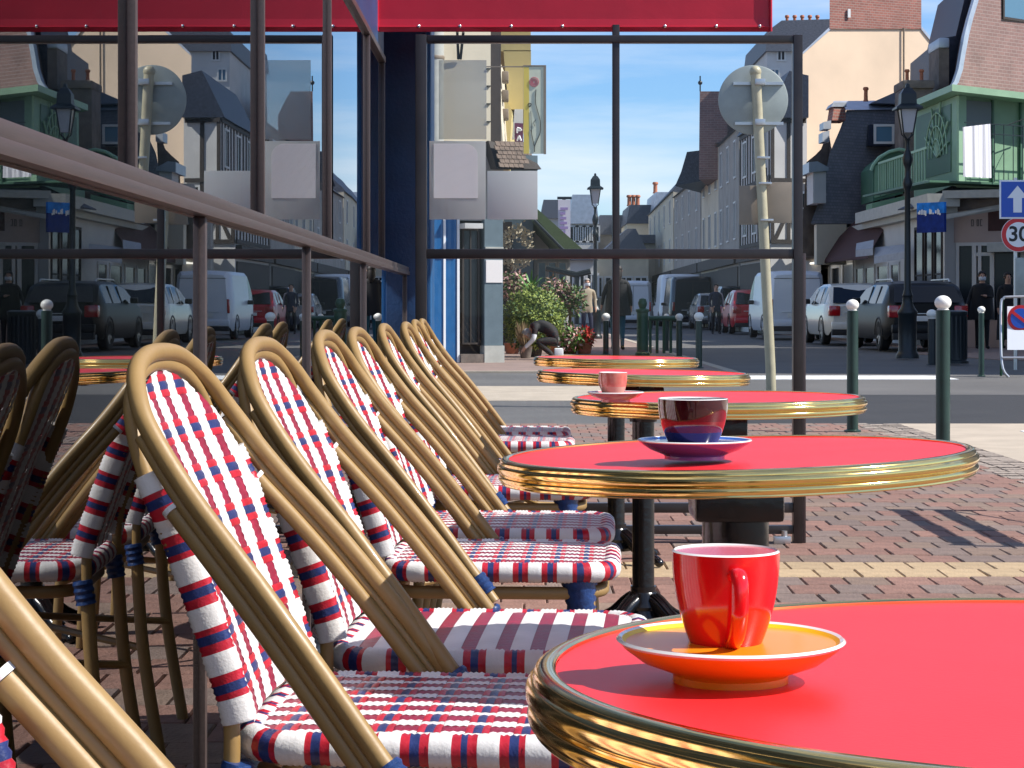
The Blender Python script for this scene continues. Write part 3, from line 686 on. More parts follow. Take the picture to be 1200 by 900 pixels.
# ================================================================== BUILDINGS
class Face:
    """a wall plane from A to B (ground plan); u metres along, z up, n outward (to the right of A->B is outward)"""
    def __init__(s, A, B): s.A = Vector((A[0], A[1], 0)); s.B = Vector((B[0], B[1], 0)); s.L = (s.B-s.A).length; s.u = (s.B-s.A)/s.L; s.n = Vector((s.u.y, -s.u.x, 0))
    def p(s, u, z, o=0): return s.A+s.u*u+s.n*o+Vector((0, 0, z))
    def slab(s, mb, u0, u1, z0, z1, o0, o1, m=None): mb.prism([s.p(u0, z0, o0), s.p(u1, z0, o0), s.p(u1, z1, o0), s.p(u0, z1, o0)], s.n*(o1-o0), m)
def window(T, f, u0, u1, z0, z1, frame='win_frame', pane='win_dark', fw=.07, mull=1, name='window', out=.04, bars=0, shutters=None):
    m = MB()
    f.slab(m, u0, u0+fw, z0, z1, -.02, out); f.slab(m, u1-fw, u1, z0, z1, -.02, out)
    f.slab(m, u0+fw, u1-fw, z0, z0+fw, -.02, out); f.slab(m, u0+fw, u1-fw, z1-fw, z1, -.02, out)
    if mull: c = (u0+u1)/2; f.slab(m, c-fw*.35, c+fw*.35, z0+fw, z1-fw, -.02, out-.01)
    for k in range(bars): zz = z0+(z1-z0)*(k+1)/(bars+1); f.slab(m, u0+fw, u1-fw, zz-.02, zz+.02, -.02, out-.012)
    w_ = part(m, name, frame, T, smooth=False)
    m = MB(); f.slab(m, u0+fw*.5, u1-fw*.5, z0+fw*.5, z1-fw*.5, -.015, .012); part(m, 'pane', pane, w_, smooth=False)
    if shutters:
        for (a, b) in ((u0-.42, u0-.03), (u1+.03, u1+.42)):
            m = MB(); f.slab(m, a, b, z0, z1, .005, .04); part(m, 'shutter', shutters, T, smooth=False)
    return w_
def solid(T, pts, z0, z1, m_, name='wall'):
    m = MB(); m.prism([(p[0], p[1], z0) for p in pts], (0, 0, z1-z0)); return part(m, name, m_, T, smooth=False)
def bld(name, label, cat, x, y, group=None): return thing(name, label, cat, (x, y, 0), 0, group, world=True)
def pot(T, x, y, z, h=.5, r=.10, m_='terracotta'):
    m = MB(); m.lathe([(r, 0), (r*.75, h*.15), (r*.7, h*.75), (r*1.05, h*.82), (r*1.05, h*.92), (r*.8, h)], x, y, 12, cz=z); part(m, 'chimney_pot', m_, T)

# ---- big beige gable building with brick chimney wall
d = 74
T = bld('gable_house', 'tall beige rendered gable wall with a broad red brick chimney stack on top', 'building', 11.7, d)
X = lambda px: PX(px, d); Z = lambda py: PZ(py, d)
f = Face((X(938)*(d-1.5)/d, d-1.5), (X(1103)*(d+1.5)/d, d+1.5))
def fp(px, py, o=0):
    k = (px-607)/F; t = (k*f.A.y-f.A.x)/(f.u.x-k*f.u.y); q = f.A+f.u*t; return Vector((q.x, q.y, CAMZ-(py-360)*q.y/F))+f.n*o
m = MB(); m.prism([fp(938, 410, 0), fp(1103, 410, 0), fp(1103, 63), fp(1079, 33), fp(972, 33), fp(938, 64)], Vector((2.2, 9, 0))); part(m, 'wall', 'beige_render', T, smooth=False)
m = MB(); m.prism([fp(971, 34, .06), fp(1078.5, 34, .06), fp(1078.5, -40, .06), fp(971, -40, .06)], Vector((.3, 1.6, 0))); st = part(m, 'chimney_stack', 'brick_chim', T, smooth=False)
m = MB(); m.prism([fp(937, 66, .05), fp(939, 62, .05), fp(972, 31, .05), fp(972, 35, .05)], Vector((2.2, 9.1, 0))); m.prism([fp(1079, 35, .05), fp(1079, 31, .05), fp(1104, 61, .05), fp(1104, 66, .05)], Vector((2.2, 9.1, 0))); part(m, 'roof_edge', 'zinc', T, smooth=False)
m = MB(); m.tube([fp(1057.5, 33, .08), fp(1057.5, 118, .08)], .035, 6); part(m, 'drain_pipe', 'sign_back_brown', T)
m = MB(); m.prism([fp(991, 21, .09), fp(994, 21, .09), fp(994, 11, .09), fp(991, 11, .09)], f.n*.05); part(m, 'wall_plate', 'win_frame', T, smooth=False)
# slate building behind its left edge
d2 = 86
T = bld('slate_roof_house', 'grey slate roofed house with a row of red chimney pots behind the beige gable', 'building', 11.5, d2)
m = MB(); m.prism([P3(899, 410, d2), P3(985, 410, d2), P3(985, 58, d2), P3(899, 58, d2)], (0, 8, 0)); part(m, 'wall', 'white_render', T, smooth=False)
m = MB(); m.prism([P3(897, 60, d2-.2), P3(985, 60, d2-.2), P3(985, 22, d2-.2), P3(916, 24, d2-.2), P3(900, 36, d2-.2)], (0, 8.4, 0)); part(m, 'roof', 'slate', T, smooth=False)
for k in range(5): pot(T, PX(926+k*9, d2), d2+1, PZ(25, d2)-.1, .5, .09)
f2 = Face((PX(899, d2), d2), (PX(985, d2), d2)); window(T, f2, PX(910, d2)-f2.A.x, PX(921, d2)-f2.A.x, PZ(72, d2), PZ(58.5, d2)); window(T, f2, PX(902, d2)-f2.A.x, PX(914, d2)-f2.A.x, PZ(96, d2), PZ(80, d2), pane='win_blue')

# ---- mansard house with dormer (behind the lamp)
d = 60
P3_ = P3
def P3(px, py, d_): return P3_(px, py, d_+(px-1000)/60*1.3)
T = bld('mansard_house', 'grey slate mansard roof with a small dormer window and chimney behind the street lamp', 'building', 10, d)
mp = [P3(948, 285, d), P3(1062, 262, d), P3(1062, 128, d), P3(975, 128, d), P3(968, 175, d), P3(961, 225, d)]
m = MB(); m.prism([P3(950, 262, d), P3(957, 243, d), P3(965, 215, d), P3(972, 180, d), P3(985, 150, d), P3(992, 129, d), P3(1064, 127, d), P3(1064, 262, d)], (1.5, 7, 0)); part(m, 'roof', 'slate_tiles', T, smooth=False)
m = MB(); m.prism([P3(976, 129, d-.1), P3(1060, 128, d-.1), P3(1062, 119, d+1), P3(978, 120, d+1)], (0, .2, .06)); m.prism([P3(1022, 120, d-.1), P3(1060, 122, d-.1), P3(1060, 103, d-.1)], (0, 3, 0)); part(m, 'roof_flashing', 'zinc', T, smooth=False)
m = MB(); m.prism([P3(975, 141, d-.3), P3(991, 141, d-.3), P3(991, 127, d-.3), P3(978, 122, d-.3)], (0, 1, 0)); part(m, 'chimney', 'brick_chim', T, smooth=False)
m = MB(); m.prism([P3(974, 125, d-.36), P3(992, 125, d-.36), P3(992, 120, d-.36), P3(977, 120, d-.36)], (0, 1.1, 0)); part(m, 'chimney_cap', 'zinc', T, smooth=False)
m = MB(); m.prism([P3(1017, 171, d-.35), P3(1046, 171, d-.35), P3(1046, 146, d-.35), P3(1019, 146, d-.35)], (0, 1.6, 0)); part(m, 'dormer', 'slate_dark', T, smooth=False)
fd = Face((PX(1021, d), d-.4), (PX(1045, d), d-.4)); window(T, fd, 0, fd.L, PZ(170, d), PZ(147, d), pane='win_blue', mull=0)
for (a, b, c, e) in ((965, 141, 974, 151), (964, 153, 972, 166)):
    m = MB(); m.prism([P3(a, e, d-.5), P3(c, e, d-.5), P3(c, b, d-.5), P3(a, b+2, d-.5)], (0, .8, 0)); part(m, 'gable_ornament', 'zinc', T, smooth=False)
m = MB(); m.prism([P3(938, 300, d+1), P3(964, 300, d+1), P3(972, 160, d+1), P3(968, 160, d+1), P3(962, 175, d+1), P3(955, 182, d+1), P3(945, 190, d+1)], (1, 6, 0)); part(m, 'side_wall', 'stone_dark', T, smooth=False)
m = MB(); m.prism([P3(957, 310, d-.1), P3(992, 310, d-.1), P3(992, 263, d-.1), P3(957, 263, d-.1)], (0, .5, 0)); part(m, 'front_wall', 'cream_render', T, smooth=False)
m = MB(); m.prism([P3(948, 202, d-.6), P3(971, 200, d-.6), P3(971, 196, d-.6), P3(958, 189, d-.6), P3(948, 190, d-.6)], (0, 2, 0)); part(m, 'dormer_hood', 'zinc', T, smooth=False)
m = MB(); m.prism([P3(953, 238, d-.5), P3(968, 238, d-.5), P3(968, 201, d-.5), P3(953, 201, d-.5)], (0, 1.6, 0)); part(m, 'dormer_cheek', 'white_render', T, smooth=False)
pot(T, PX(1016, d), d+.2, PZ(118, d), .42, .08)
P3 = P3_
# lower floors of that house + shops (receding wall)
T = bld('corner_shops', 'low pale shop row with grey blinds and dark brown canopy behind the parked cars', 'shop', 10, 56)
A = (PX(944, 70), 70); B = (PX(1107, 47.6), 47.6)
f = Face(A, B); L = f.L
def uf(px, o=0):
    # distance along the receding wall where the sight line px crosses it
    k = (px-607)/F; den = (f.u.x-k*f.u.y); return (k*(f.A.y+f.n.y*o)-f.A.x-f.n.x*o)/den
def zf(px, py): u = uf(px); y = f.A.y+f.u.y*u; return CAMZ-(py-360)*y/F
solid(T, [f.A.xy, f.B.xy, (f.B.x+6, f.B.y+4), (f.A.x+6, f.A.y+4)], -.1, 3.1, 'white_render')
m = MB(); f.slab(m, uf(1021), L+.25, 3.25, 3.55, -.3, .45); f.slab(m, 0, L, 3.1, 3.25, -.3, .25); part(m, 'fascia', 'stone_pale', T, smooth=False)
m = MB(); m.prism([P3(957, 306, 60), P3(1017, 300, 55), P3(1046, 252, 55.6), P3(1028, 234, 58.6)], (.02, .06, .05)); m.prism([P3(957, 306, 60), P3(1017, 300, 55), P3(1017, 303, 55), P3(957, 309, 60)], (0, .04, 0)); part(m, 'brown_canopy', 'awn_brown', T, smooth=False)
for (a, b, ya, yb, za, zb_) in ((1003, 1023, 301, 299, 285, 281), (1024.5, 1061, 309, 303, 290, 286)):
    d1_, d2_ = 53-(a-1003)*.06, 53-(b-1003)*.06
    m = MB(); m.prism([P3(a, ya, d1_), P3(b, yb, d2_), P3(b, yb-8, d2_), P3(a, ya-8, d1_)], (0, .04, 0)); m.prism([P3(a, ya-8.1, d1_), P3(b, yb-8.1, d2_), P3(b+1, zb_, d2_+1.1), P3(a+1, za, d1_+1.1)], (0, .04, 0)); part(m, 'blind', 'awn_grey', T, smooth=False)
for (a, b, t) in ((962, 972, 2.2), (975, 985, 2.2), (988, 1001, 2.3), (1004, 1013, 2.1), (1015, 1026, 2.1), (1029, 1042, 2.1), (1045, 1055, 2.1), (1073, 1083, 2.9), (1085, 1094, 2.9), (1096, 1105, 2.9)):
    window(T, f, uf(a), uf(b), .5, t, frame='wood_dark' if a > 1070 else 'white_render', mull=0, bars=1 if a > 1000 else 0)
m = MB()
for k in range(4): f.slab(m, uf(966+k*9), uf(966+k*9+7), 2.28, 2.33, .3, .6)
part(m, 'strip_light', emis('shop_light', (1, .93, .8), 1.2), T, smooth=False)
# blue picture sign on the corner
T = bld('shop_sign', 'square bright blue shop sign with white sparkles over the dark shop window', 'sign', PX(1090, 47.5), 47.5)
f3 = Face((PX(1077, 46.9), 46.9), (PX(1109, 46.3), 46.3))
m = MB(); f3.slab(m, 0, f3.L, 2.62, 3.05, 0, .08); m.mi = 0; f3.slab(m, 0, f3.L, 3.051, 3.30, 0, .08, 1); part(m, 'panel', [mat('sign_deep', (.008, .03, .20), .7, noise=.3, nscale=6, spec=.2), mat('sign_sky', (.02, .22, .70), .7, noise=.4, nscale=6, spec=.2)], T, smooth=False)
m = MB(); rr_ = random.Random(3)
for k in range(13):
    u = f3.L*(.06+.9*rr_.random()); z = 3.0+.05*rr_.random(); h = rr_.uniform(.03, .13); f3.slab(m, u-.02, u+.02, z, z+h, .081, .086)
part(m, 'sparkle', 'sign_white', T, smooth=False)

# ---- green balcony house above the shops
T = bld('green_veranda_house', 'pale green timber veranda storey with balcony railing above the corner shops', 'building', 12, 50)
dA, dB, dC = 54.5, 50.0, 52.3
PA, PB, PC = (PX(1071, dA), dA), (PX(1121, dB), dB), (PX(1262, dC), dC)
fl = Face(PA, PB); fr_ = Face(PB, PC)
zb0, zb1 = PZ(214, dB), PZ(112, dB)
solid(T, [PA, PB, PC, (PC[0]+1, PC[1]+8), (PA[0]+4, PA[1]+6)], zb0-.4, zb1, 'green_paint', 'upper_storey')
m = MB(); m.prism([(PA[0]-.35, PA[1]-.5, zb1+.02), (PB[0]-.3, PB[1]-.9, zb1+.02), (PC[0], PC[1]-.9, zb1-.12), (PC[0]+1, PC[1]+8, zb1-.1), (PA[0]+4, PA[1]+6, zb1+.02)], (0, 0, .16)); part(m, 'eaves', 'green_pale', T, smooth=False)
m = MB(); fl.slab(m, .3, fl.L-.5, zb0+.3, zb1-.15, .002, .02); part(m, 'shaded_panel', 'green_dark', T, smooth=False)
for k in range(8):    # diagonal fan trellis
    m = MB(); a = radians(15+k*20); L_ = 1.15+.25*(k % 2); c = fl.p(fl.L*.62, zb0+.75, .06); e = c+fl.u*cos(a)*L_+Vector((0, 0, sin(a)*L_)); m.tube([c, e], .028, 6); part(m, 'trellis_bar', 'green_pale', T)
for k in range(3):
    m = MB(); c = fl.p(fl.L*.62, zb0+.75, .09); R_ = .45+.33*k; m.tube([c+fl.u*cos(a)*R_+Vector((0, 0, sin(a)*R_)) for a in [pi*q/12 for q in range(13)]], .02, 6); part(m, 'trellis_arc', 'green_pale', T)
for (u0, u1) in ((0, .22),):
    m = MB(); fr_.slab(m, 0, .25, zb0, zb1, .0, .08); part(m, 'corner_post', 'green_pale', T, smooth=False)
def ur(px, o=0): k = (px-607)/F; return (k*(fr_.A.y+fr_.n.y*o)-fr_.A.x-fr_.n.x*o)/(fr_.u.x-k*fr_.u.y)
m = MB(); fr_.slab(m, ur(1130), ur(1160), PZ(190, 50), PZ(117, 50), .002, .05); part(m, 'grey_blind', 'panel_grey', T, smooth=False)
for px in (1161, 1194, 1230):
    m = MB(); fr_.slab(m, ur(px), ur(px)+.06, zb0, zb1-.05, .0, .06); part(m, 'post', 'green_dark', T, smooth=False)
m = MB(); fr_.slab(m, ur(1130, .7), ur(1258, .7), PZ(147.5, 50), PZ(146.5, 50), .7, .73); fr_.slab(m, ur(1162, .7), ur(1258, .7), PZ(159, 50), PZ(158, 50), .7, .72); part(m, 'hand_rail', 'lamp_iron', T, smooth=False)
for px in range(1165, 1258, 11):
    m = MB(); m.tube([fr_.p(ur(px, .7), zb0, .71), fr_.p(ur(px, .7), PZ(147, 50), .71)], .012, 5); part(m, 'baluster', 'lamp_iron', T)
m = MB(); m.tube([fr_.p(ur(1160), PZ(146, 50), .6), fr_.p(ur(1205), PZ(126, 50), .6)], .015, 5); m.tube([fr_.p(ur(1184), PZ(160, 50), .62), fr_.p(ur(1197), PZ(132, 50), .6)], .012, 5); part(m, 'brace', 'lamp_iron', T)
# side balcony railing (receding)
m = MB(); fl.slab(m, -1.0, fl.L, zb0+.82, zb0+.88, .7, .75); fl.slab(m, -1.0, fl.L, zb0, zb0+.06, .7, .75); part(m, 'side_rail', 'green_pale', T, smooth=False)
for k in range(20):
    u = -1+(fl.L+1)*k/20; m = MB(); fl.slab(m, u, u+.05, zb0+.06, zb0+.82, .71, .74); part(m, 'picket', 'green_pale', T, smooth=False)
m = MB(); m.prism([(PA[0]-1.2, PA[1]+1, zb0-.06), (PB[0]-.9, PB[1]-1.2, zb0-.06), (PC[0], PC[1]-1.1, zb0-.06), (PC[0], PC[1]+.2, zb0-.06), (PB[0], PB[1], zb0-.06)], (0, 0, .05)); part(m, 'balcony_floor', 'green_dark', T, smooth=False)
m = MB(); m.prism([(PB[0]-1.6, PB[1]-.9, zb0-.72), (PB[0]-.2, PB[1]-1.5, zb0-.55), (PC[0], PC[1]-1.5, zb0-.35), (PC[0], PC[1], zb0-.10), (PB[0]-.1, PB[1]+.1, zb0-.10)], (0, 0, .03)); 
part(m, 'lean_to_roof', 'slate_dark', T, smooth=False)
# green barrel dormer left of veranda
T = bld('green_dormer', 'small rounded pale green boarded dormer on the dark slate slope left of the veranda', 'dormer', PX(1042, 57), 57)
dd = 57; pts = [P3(1023, 236, dd), P3(1062, 226, dd), P3(1062, 180, dd), P3(1052, 177, dd), P3(1040, 181, dd), P3(1028, 190, dd), P3(1023, 197, dd)]
m = MB(); m.prism(pts, (0, 2, 0)); part(m, 'front', 'green_dark', T, smooth=False)
for k in range(5):
    m = MB(); m.prism([P3(1025+k*7.5, 232-k*2, dd-.03), P3(1025+k*7.5+6.4, 230-k*2, dd-.03), P3(1025+k*7.5+6.4, 193-min(k, 3)*2, dd-.03), P3(1025+k*7.5, 194-min(k, 3)*2, dd-.03)], (0, .028, 0)); part(m, 'board', 'green_paint', T, smooth=False)
m = MB(); m.tube([P3(1021, 200, dd-.06), P3(1023, 194, dd-.06), P3(1030, 185, dd-.06), P3(1042, 178, dd-.06), P3(1054, 175, dd-.06), P3(1064, 177, dd-.06)], .05, 6); part(m, 'trim', 'green_pale', T)
m = MB(); m.prism([P3(1022, 252, dd-.1), P3(1066, 247, dd-.1), P3(1066, 228, dd-.1), P3(1022, 238, dd-.1)], (0, 1, 0)); part(m, 'base_panel', 'green_paint', T, smooth=False)
# laundry + chimney on the veranda
T = bld('laundry_sheet', 'white sheet hanging over the green balcony railing', 'laundry', PX(1145, 49), 49)
m = MB(); u0, u1 = ur(1129, .8), ur(1161, .8); n = 22
for i in range(n):
    a, b = u0+(u1-u0)*i/n, u0+(u1-u0)*(i+1)/n; wa, wb = .018*sin(i*1.5)+.02*sin(i*.7), .018*sin((i+1)*1.5)+.02*sin((i+1)*.7)
    za, zc = PZ(208, 49.3), PZ(150-6*(i/n), 49.3)
    m.quad(fr_.p(a, za, .80+wa), fr_.p(b, za, .80+wb), fr_.p(b, zc, .78+wb*.3), fr_.p(a, zc, .78+wa*.3)); m.quad(fr_.p(a, zc, .775+wa*.3), fr_.p(b, zc, .775+wb*.3), fr_.p(b, za, .79+wb), fr_.p(a, za, .79+wa))
part(m, 'sheet', 'laundry', T)
T = bld('stone_chimney', 'squat stone chimney with two orange pots above the green eaves', 'chimney', PX(1076, 57), 57)
m = MB(); c0 = P3(1058, 110, 57); m.box(PX(1058, 57), PX(1093, 57), 57, 58.2, 2, PZ(104, 57)); part(m, 'stack', 'stone_dark', T, smooth=False)
m = MB(); m.box(PX(1057, 57), PX(1095, 57), 56.9, 58.3, PZ(104, 57)+.002, PZ(94, 57), bev=.05); part(m, 'cap', 'stone_dark', T)
pot(T, PX(1067, 57), 57.5, PZ(94, 57), .36, .07); pot(T, PX(1084, 57), 57.5, PZ(94, 57), .36, .07)
# ---- brick house top right
d = 56
P3_ = P3
def P3(px, py, d_): return P3_(px, py, d_+max(0, (px-1110))/80*2.0)
T = bld('brick_house', 'mottled brown brick gable with a white curved verge and roof window at the top right', 'building', PX(1180, d), d)
edge = [(1107, 108), (1114, 104), (1121, 95), (1126, 80), (1129, 62), (1133, 40), (1138, 20), (1144, 0), (1152, -30)]
m = MB(); m.prism([P3(1113, 300, d)]+[P3(1290, 300, d), P3(1290, -60, d)]+[P3(a, b, d) for a, b in reversed(edge)], (.8, 8, 0)); part(m, 'wall', 'brick_house', T, smooth=False)
m = MB()
for (a, b), (c, e) in zip(edge, edge[1:]): m.prism([P3(a-2.5, b, d-.06), P3(a+2.5, b+1.5, d-.06), P3(c+2.5, e+1.5, d-.06), P3(c-2.5, e, d-.06)], (.02, .5, 0))
part(m, 'verge', 'zinc', T, smooth=False)
m = MB(); m.prism([P3(1100, 160, d+2), P3(1125, 104, d+2), P3(1131, 70, d+2), P3(1138, 20, d+2), P3(1146, -30, d+2), P3(1137, -30, d+2), P3(1120, 42, d+2), P3(1102, 45, d+2)], (.3, 6, 0)); part(m, 'side_roof', 'slate_dark', T, smooth=False)
m = MB(); m.box(PX(1100, d+1.5), PX(1113, d+1.5), d+1.5, d+3, PZ(56, d+1.5), PZ(44, d+1.5), bev=.06); part(m, 'dormer_hood', 'zinc', T)
m = MB(); m.box(PX(1101, d+1.5), PX(1113, d+1.5), d+1.6, d+3, PZ(104, d+1.5), PZ(56, d+1.5)); part(m, 'dormer', 'stone_dark', T, smooth=False)
fb = Face((PX(1174, d+1.6), d+1.55), (PX(1215, d+2.6), d+2.6)); window(T, fb, 0, fb.L, PZ(13, d), PZ(-30, d), frame='wood_dark', pane='win_blue', mull=0)

P3 = P3_
# ---- pinkish shop on the right (front)
T = bld('pink_shop', 'pale pinkish shop front with faded lettering and white framed windows behind the black-clad pedestrian', 'shop', PX(1180, 48), 48)
fs = Face((PX(1113, 47.8), 47.8), (PX(1275, 46.6), 46.6))
def us(px): k = (px-607)/F; return (k*fs.A.y-fs.A.x)/(fs.u.x-k*fs.u.y)
m = MB(); fs.slab(m, 0, fs.L, -.05, 3.55, -5, -.25); part(m, 'inner_wall', 'wood_dark', T, smooth=False)
m = MB(); fs.slab(m, us(1118), fs.L, PZ(284, 47.6), PZ(246, 47.6), -.2, .0); part(m, 'wall', 'pink_render', T, smooth=False)
m = MB(); fs.slab(m, us(1118), fs.L, -.05, .62, -.2, .0); part(m, 'plinth', 'pink_render', T, smooth=False)
m = MB(); fs.slab(m, us(1158), fs.L, PZ(271, 47.6), PZ(246, 47.6), .001, .02); part(m, 'brown_panel', 'awn_brown', T, smooth=False)
for (a, b) in ((1120, 1124), (1139, 1144), (1146, 1150), (1160, 1165), (1196, 1201), (1226, 1230)):
    m = MB(); fs.slab(m, us(a), us(b), .62, PZ(285, 47.6), -.12, .01); part(m, 'mullion', 'white_render', T, smooth=False)
m = MB(); fs.slab(m, us(1120), us(1270), PZ(288, 47.6), PZ(284, 47.6)-.002, -.12, .012); fs.slab(m, us(1144), us(1161), PZ(300, 47.6), PZ(296, 47.6), -.1, .008); part(m, 'transom', 'white_render', T, smooth=False)
for (a, b) in ((1124, 1139), (1150, 1160), (1165, 1196), (1201, 1226)):
    m = MB(); fs.slab(m, us(a), us(b), .62, PZ(288, 47.6), -.08, -.06); part(m, 'pane', 'win_dark', T, smooth=False)
m = MB(); fs.slab(m, us(1161), fs.L, PZ(296, 47.6), PZ(286, 47.6), .02, .5); part(m, 'blind', 'stone_pale', T, smooth=False)
m = MB()
for k, (dx) in enumerate((0, 2.2, 6.5, 8.2, 10.5)):
    u = us(1138+dx); h = .16
    fs.slab(m, u, u+.018, 3.05-.25, 3.05-.25+h, .001, .012); 
    if k % 2 == 0: fs.slab(m, u+.02, u+.05, 2.80+h-.02, 2.80+h, .001, .012); fs.slab(m, u+.02, u+.05, 2.80, 2.82, .001, .012)
part(m, 'lettering', 'stone_dark', T, smooth=False)
m = MB(); fs.slab(m, us(1109), fs.L, PZ(233, 47.6), PZ(224, 47.6), -.3, .5); part(m, 'fascia', 'stone_pale', T, smooth=False)
m = MB(); m.prism([fs.p(us(1112), PZ(258, 47.6), .45), fs.p(fs.L, PZ(225, 47.6), .45), fs.p(fs.L, PZ(234, 47.6), .45), fs.p(us(1112), PZ(252, 47.6), .45)][::-1], fs.n*.1); part(m, 'pipe_cover', 'stone_pale', T, smooth=False)
m = MB(); fs.slab(m, us(1118), fs.L, PZ(246, 47.6)+.002, PZ(233, 47.6)-.002, -.2, .1); part(m, 'stone_band', 'stone_dark', T, smooth=False)

# ---- off-frame house on the right that shades the street
T = bld('row_house', 'plain grey house out of view on the right beside the crossing', 'building', 16, 34)
solid(T, [(13.6, 27.2), (30, 26.6), (30, 44.6), (13.9, 44.8)], 0, 13, 'grey_render')
m = MB(); m.prism([(13.4, 27, 13.01), (13.4, 45, 13.01), (17, 36, 15)], (16, 0, 0)); part(m, 'roof', 'slate', T, smooth=False)

# ---- street row on the right, receding in shade
def rowhouse(d0, px0, d1, px1, ztop, wall, label, nwin, floors, roofm='slate', timber=False, roofh=2.2, name='terrace_house', shutters=None, depth=9, shop='wood_dark'):
    A = (PX(px1, d1), d1); B = (PX(px0, d0), d0)      # A far, B near; outward = street side
    f = Face(A, B); T = bld(name, label, 'house', (A[0]+B[0])/2, (A[1]+B[1])/2, 'terraced houses along the right of the street')
    solid(T, [A, B, (B[0]+depth, B[1]+.4), (A[0]+depth, A[1]+.4)], 0, ztop, wall)
    mid = min(2.6, depth*.5); rm = MB()
    rm.prism([(A[0]-.15, A[1], ztop+.003), (A[0]+mid, A[1], ztop+roofh), (A[0]+depth, A[1], ztop+roofh*.9), (A[0]+depth, A[1], ztop+.003)], Vector((B[0]-A[0], B[1]-A[1], 0))); part(rm, 'roof', roofm, T, smooth=False)
    fh = (ztop-3.0)/max(1, floors)
    for k in range(floors):
        for i in range(nwin):
            u = f.L*(i+.5)/nwin; ww = min(1.0, f.L/nwin*.5); z = 3.3+fh*k+.25
            window(T, f, u-ww/2, u+ww/2, z, z+fh*.62, shutters=shutters if ww > .8 else None)
    m = MB(); f.slab(m, .2, f.L-.2, .3, 2.5, -.02, .05); part(m, 'shop_front', shop, T, smooth=False)
    m = MB(); f.slab(m, .1, f.L-.1, 2.6, 3.05, .0, .2); part(m, 'shop_sign_board', 'wood_dark', T, smooth=False)
    if timber:
        for k in range(int(f.L/.7)+1):
            u = min(k*.7, f.L-.12); m = MB(); f.slab(m, u, u+.13, 3.1, ztop, .001, .035); part(m, 'timber', 'wood_dark', T, smooth=False)
        for z in (3.1, 3.1+fh, ztop-.16):
            m = MB(); f.slab(m, 0, f.L, z, z+.15, .036, .06); part(m, 'timber', 'wood_dark', T, smooth=False)
        ff = Face(B, (B[0]+depth, B[1]+.4))
        for k in range(int(depth/.6)):
            m = MB(); ff.slab(m, k*.6, k*.6+.13, 3.1, ztop, .001, .035); part(m, 'timber', 'wood_dark', T, smooth=False)
        for z in (3.1, 4.1, 5.2, ztop-.16):
            m = MB(); ff.slab(m, 0, depth, z, z+.14, .036, .06); part(m, 'timber', 'wood_dark', T, smooth=False)
        for k in range(int(depth/1.2)):
            u = .05+k*1.2; m = MB(); m.prism([ff.p(u+.05, 3.25, .01), ff.p(u+.2, 3.25, .01), ff.p(u+.62, 4.1, .01), ff.p(u+.48, 4.1, .01)], ff.n*.02); m.prism([ff.p(u+1.0, 3.25, .01), ff.p(u+1.14, 3.25, .01), ff.p(u+.70, 4.1, .01), ff.p(u+.56, 4.1, .01)], ff.n*.02); part(m, 'timber', 'wood_dark', T, smooth=False)
        window(T, ff, .72, 1.1, 4.3, 5.1, bars=1)
    return T, f
rowhouse(70, 903, 78, 868, 7.4, 'white_render', 'dark half timbered house with white infill behind the cream sign pole', 3, 2, timber=True, roofm='slate_dark', roofh=1.6, name='half_timbered_house', depth=1.3)
rowhouse(78.3, 866, 88, 842, 7.8, 'grey_render', 'grey house with balcony windows between the timbered house and the pointed brick gable', 3, 2, roofm='slate_dark')
T, f = rowhouse(88.3, 843, 98, 822, 8.0, 'cream_render', 'house with a tall pointed brick gable and finial beside the round sign back', 3, 2, roofh=.6)
m = MB(); m.prism([P3(819, 210, 89), P3(851, 210, 89), P3(853, 120, 89), P3(845, 107, 89), P3(820, 107, 89)], (1, 6, 0)); part(m, 'brick_gable', 'brick_house', T, smooth=False)
m = MB(); m.tube([P3(820.5, 107, 89.5), P3(820.5, 89, 89.5)], .03, 6); m.ball(P3(820.5, 97, 89.5), .10, 8, 6); part(m, 'finial', 'lamp_iron', T)
m = MB(); m.prism([P3(791, 218, 93), P3(822, 212, 93), P3(822, 176, 93), P3(805, 178, 93), P3(798, 202, 93)], (3, 10, 0)); part(m, 'mansard_roof', 'slate_dark', T, smooth=False)
rowhouse(98.4, 821, 118, 790, 7.2, 'grey_render', 'long grey-brown terraced house below the steep dark mansard', 4, 2, roofm='slate')
rowhouse(118.5, 789, 150, 760, 7.6, 'cream_render', 'distant cream terraced house at the narrow end of the street', 5, 2, roofm='slate', roofh=3)
T = bld('cream_corner_house', 'narrow cream fronted house with white framed windows behind the right end of the glass screen', 'house', PX(948, 66), 66)
f = Face((PX(930, 65.5), 65.5), (PX(962, 64.5), 64.5)); solid(T, [f.A.xy, f.B.xy, (f.B.x+.6, f.B.y+4), (f.A.x+.5, f.A.y+4)], 0, PZ(215, 65), 'grey_render')
window(T, f, f.L*.3, f.L*.75, 3.0, 4.6, bars=2)
m = MB(); m.lathe([(.17, 0), (.17, .06), (.0001, .06)], seg=20); m.xf(Matrix.Translation(P3(948, 283, 60.3)) @ Matrix.Rotation(pi/2, 4, 'X')); part(m, 'round_clock_sign', 'sign_red', T)
m = MB(); m.lathe([(.11, 0), (.11, .07), (.0001, .07)], seg=20); m.xf(Matrix.Translation(P3(948, 283, 60.29)) @ Matrix.Rotation(pi/2, 4, 'X')); part(m, 'sign_face', 'sign_white', T)

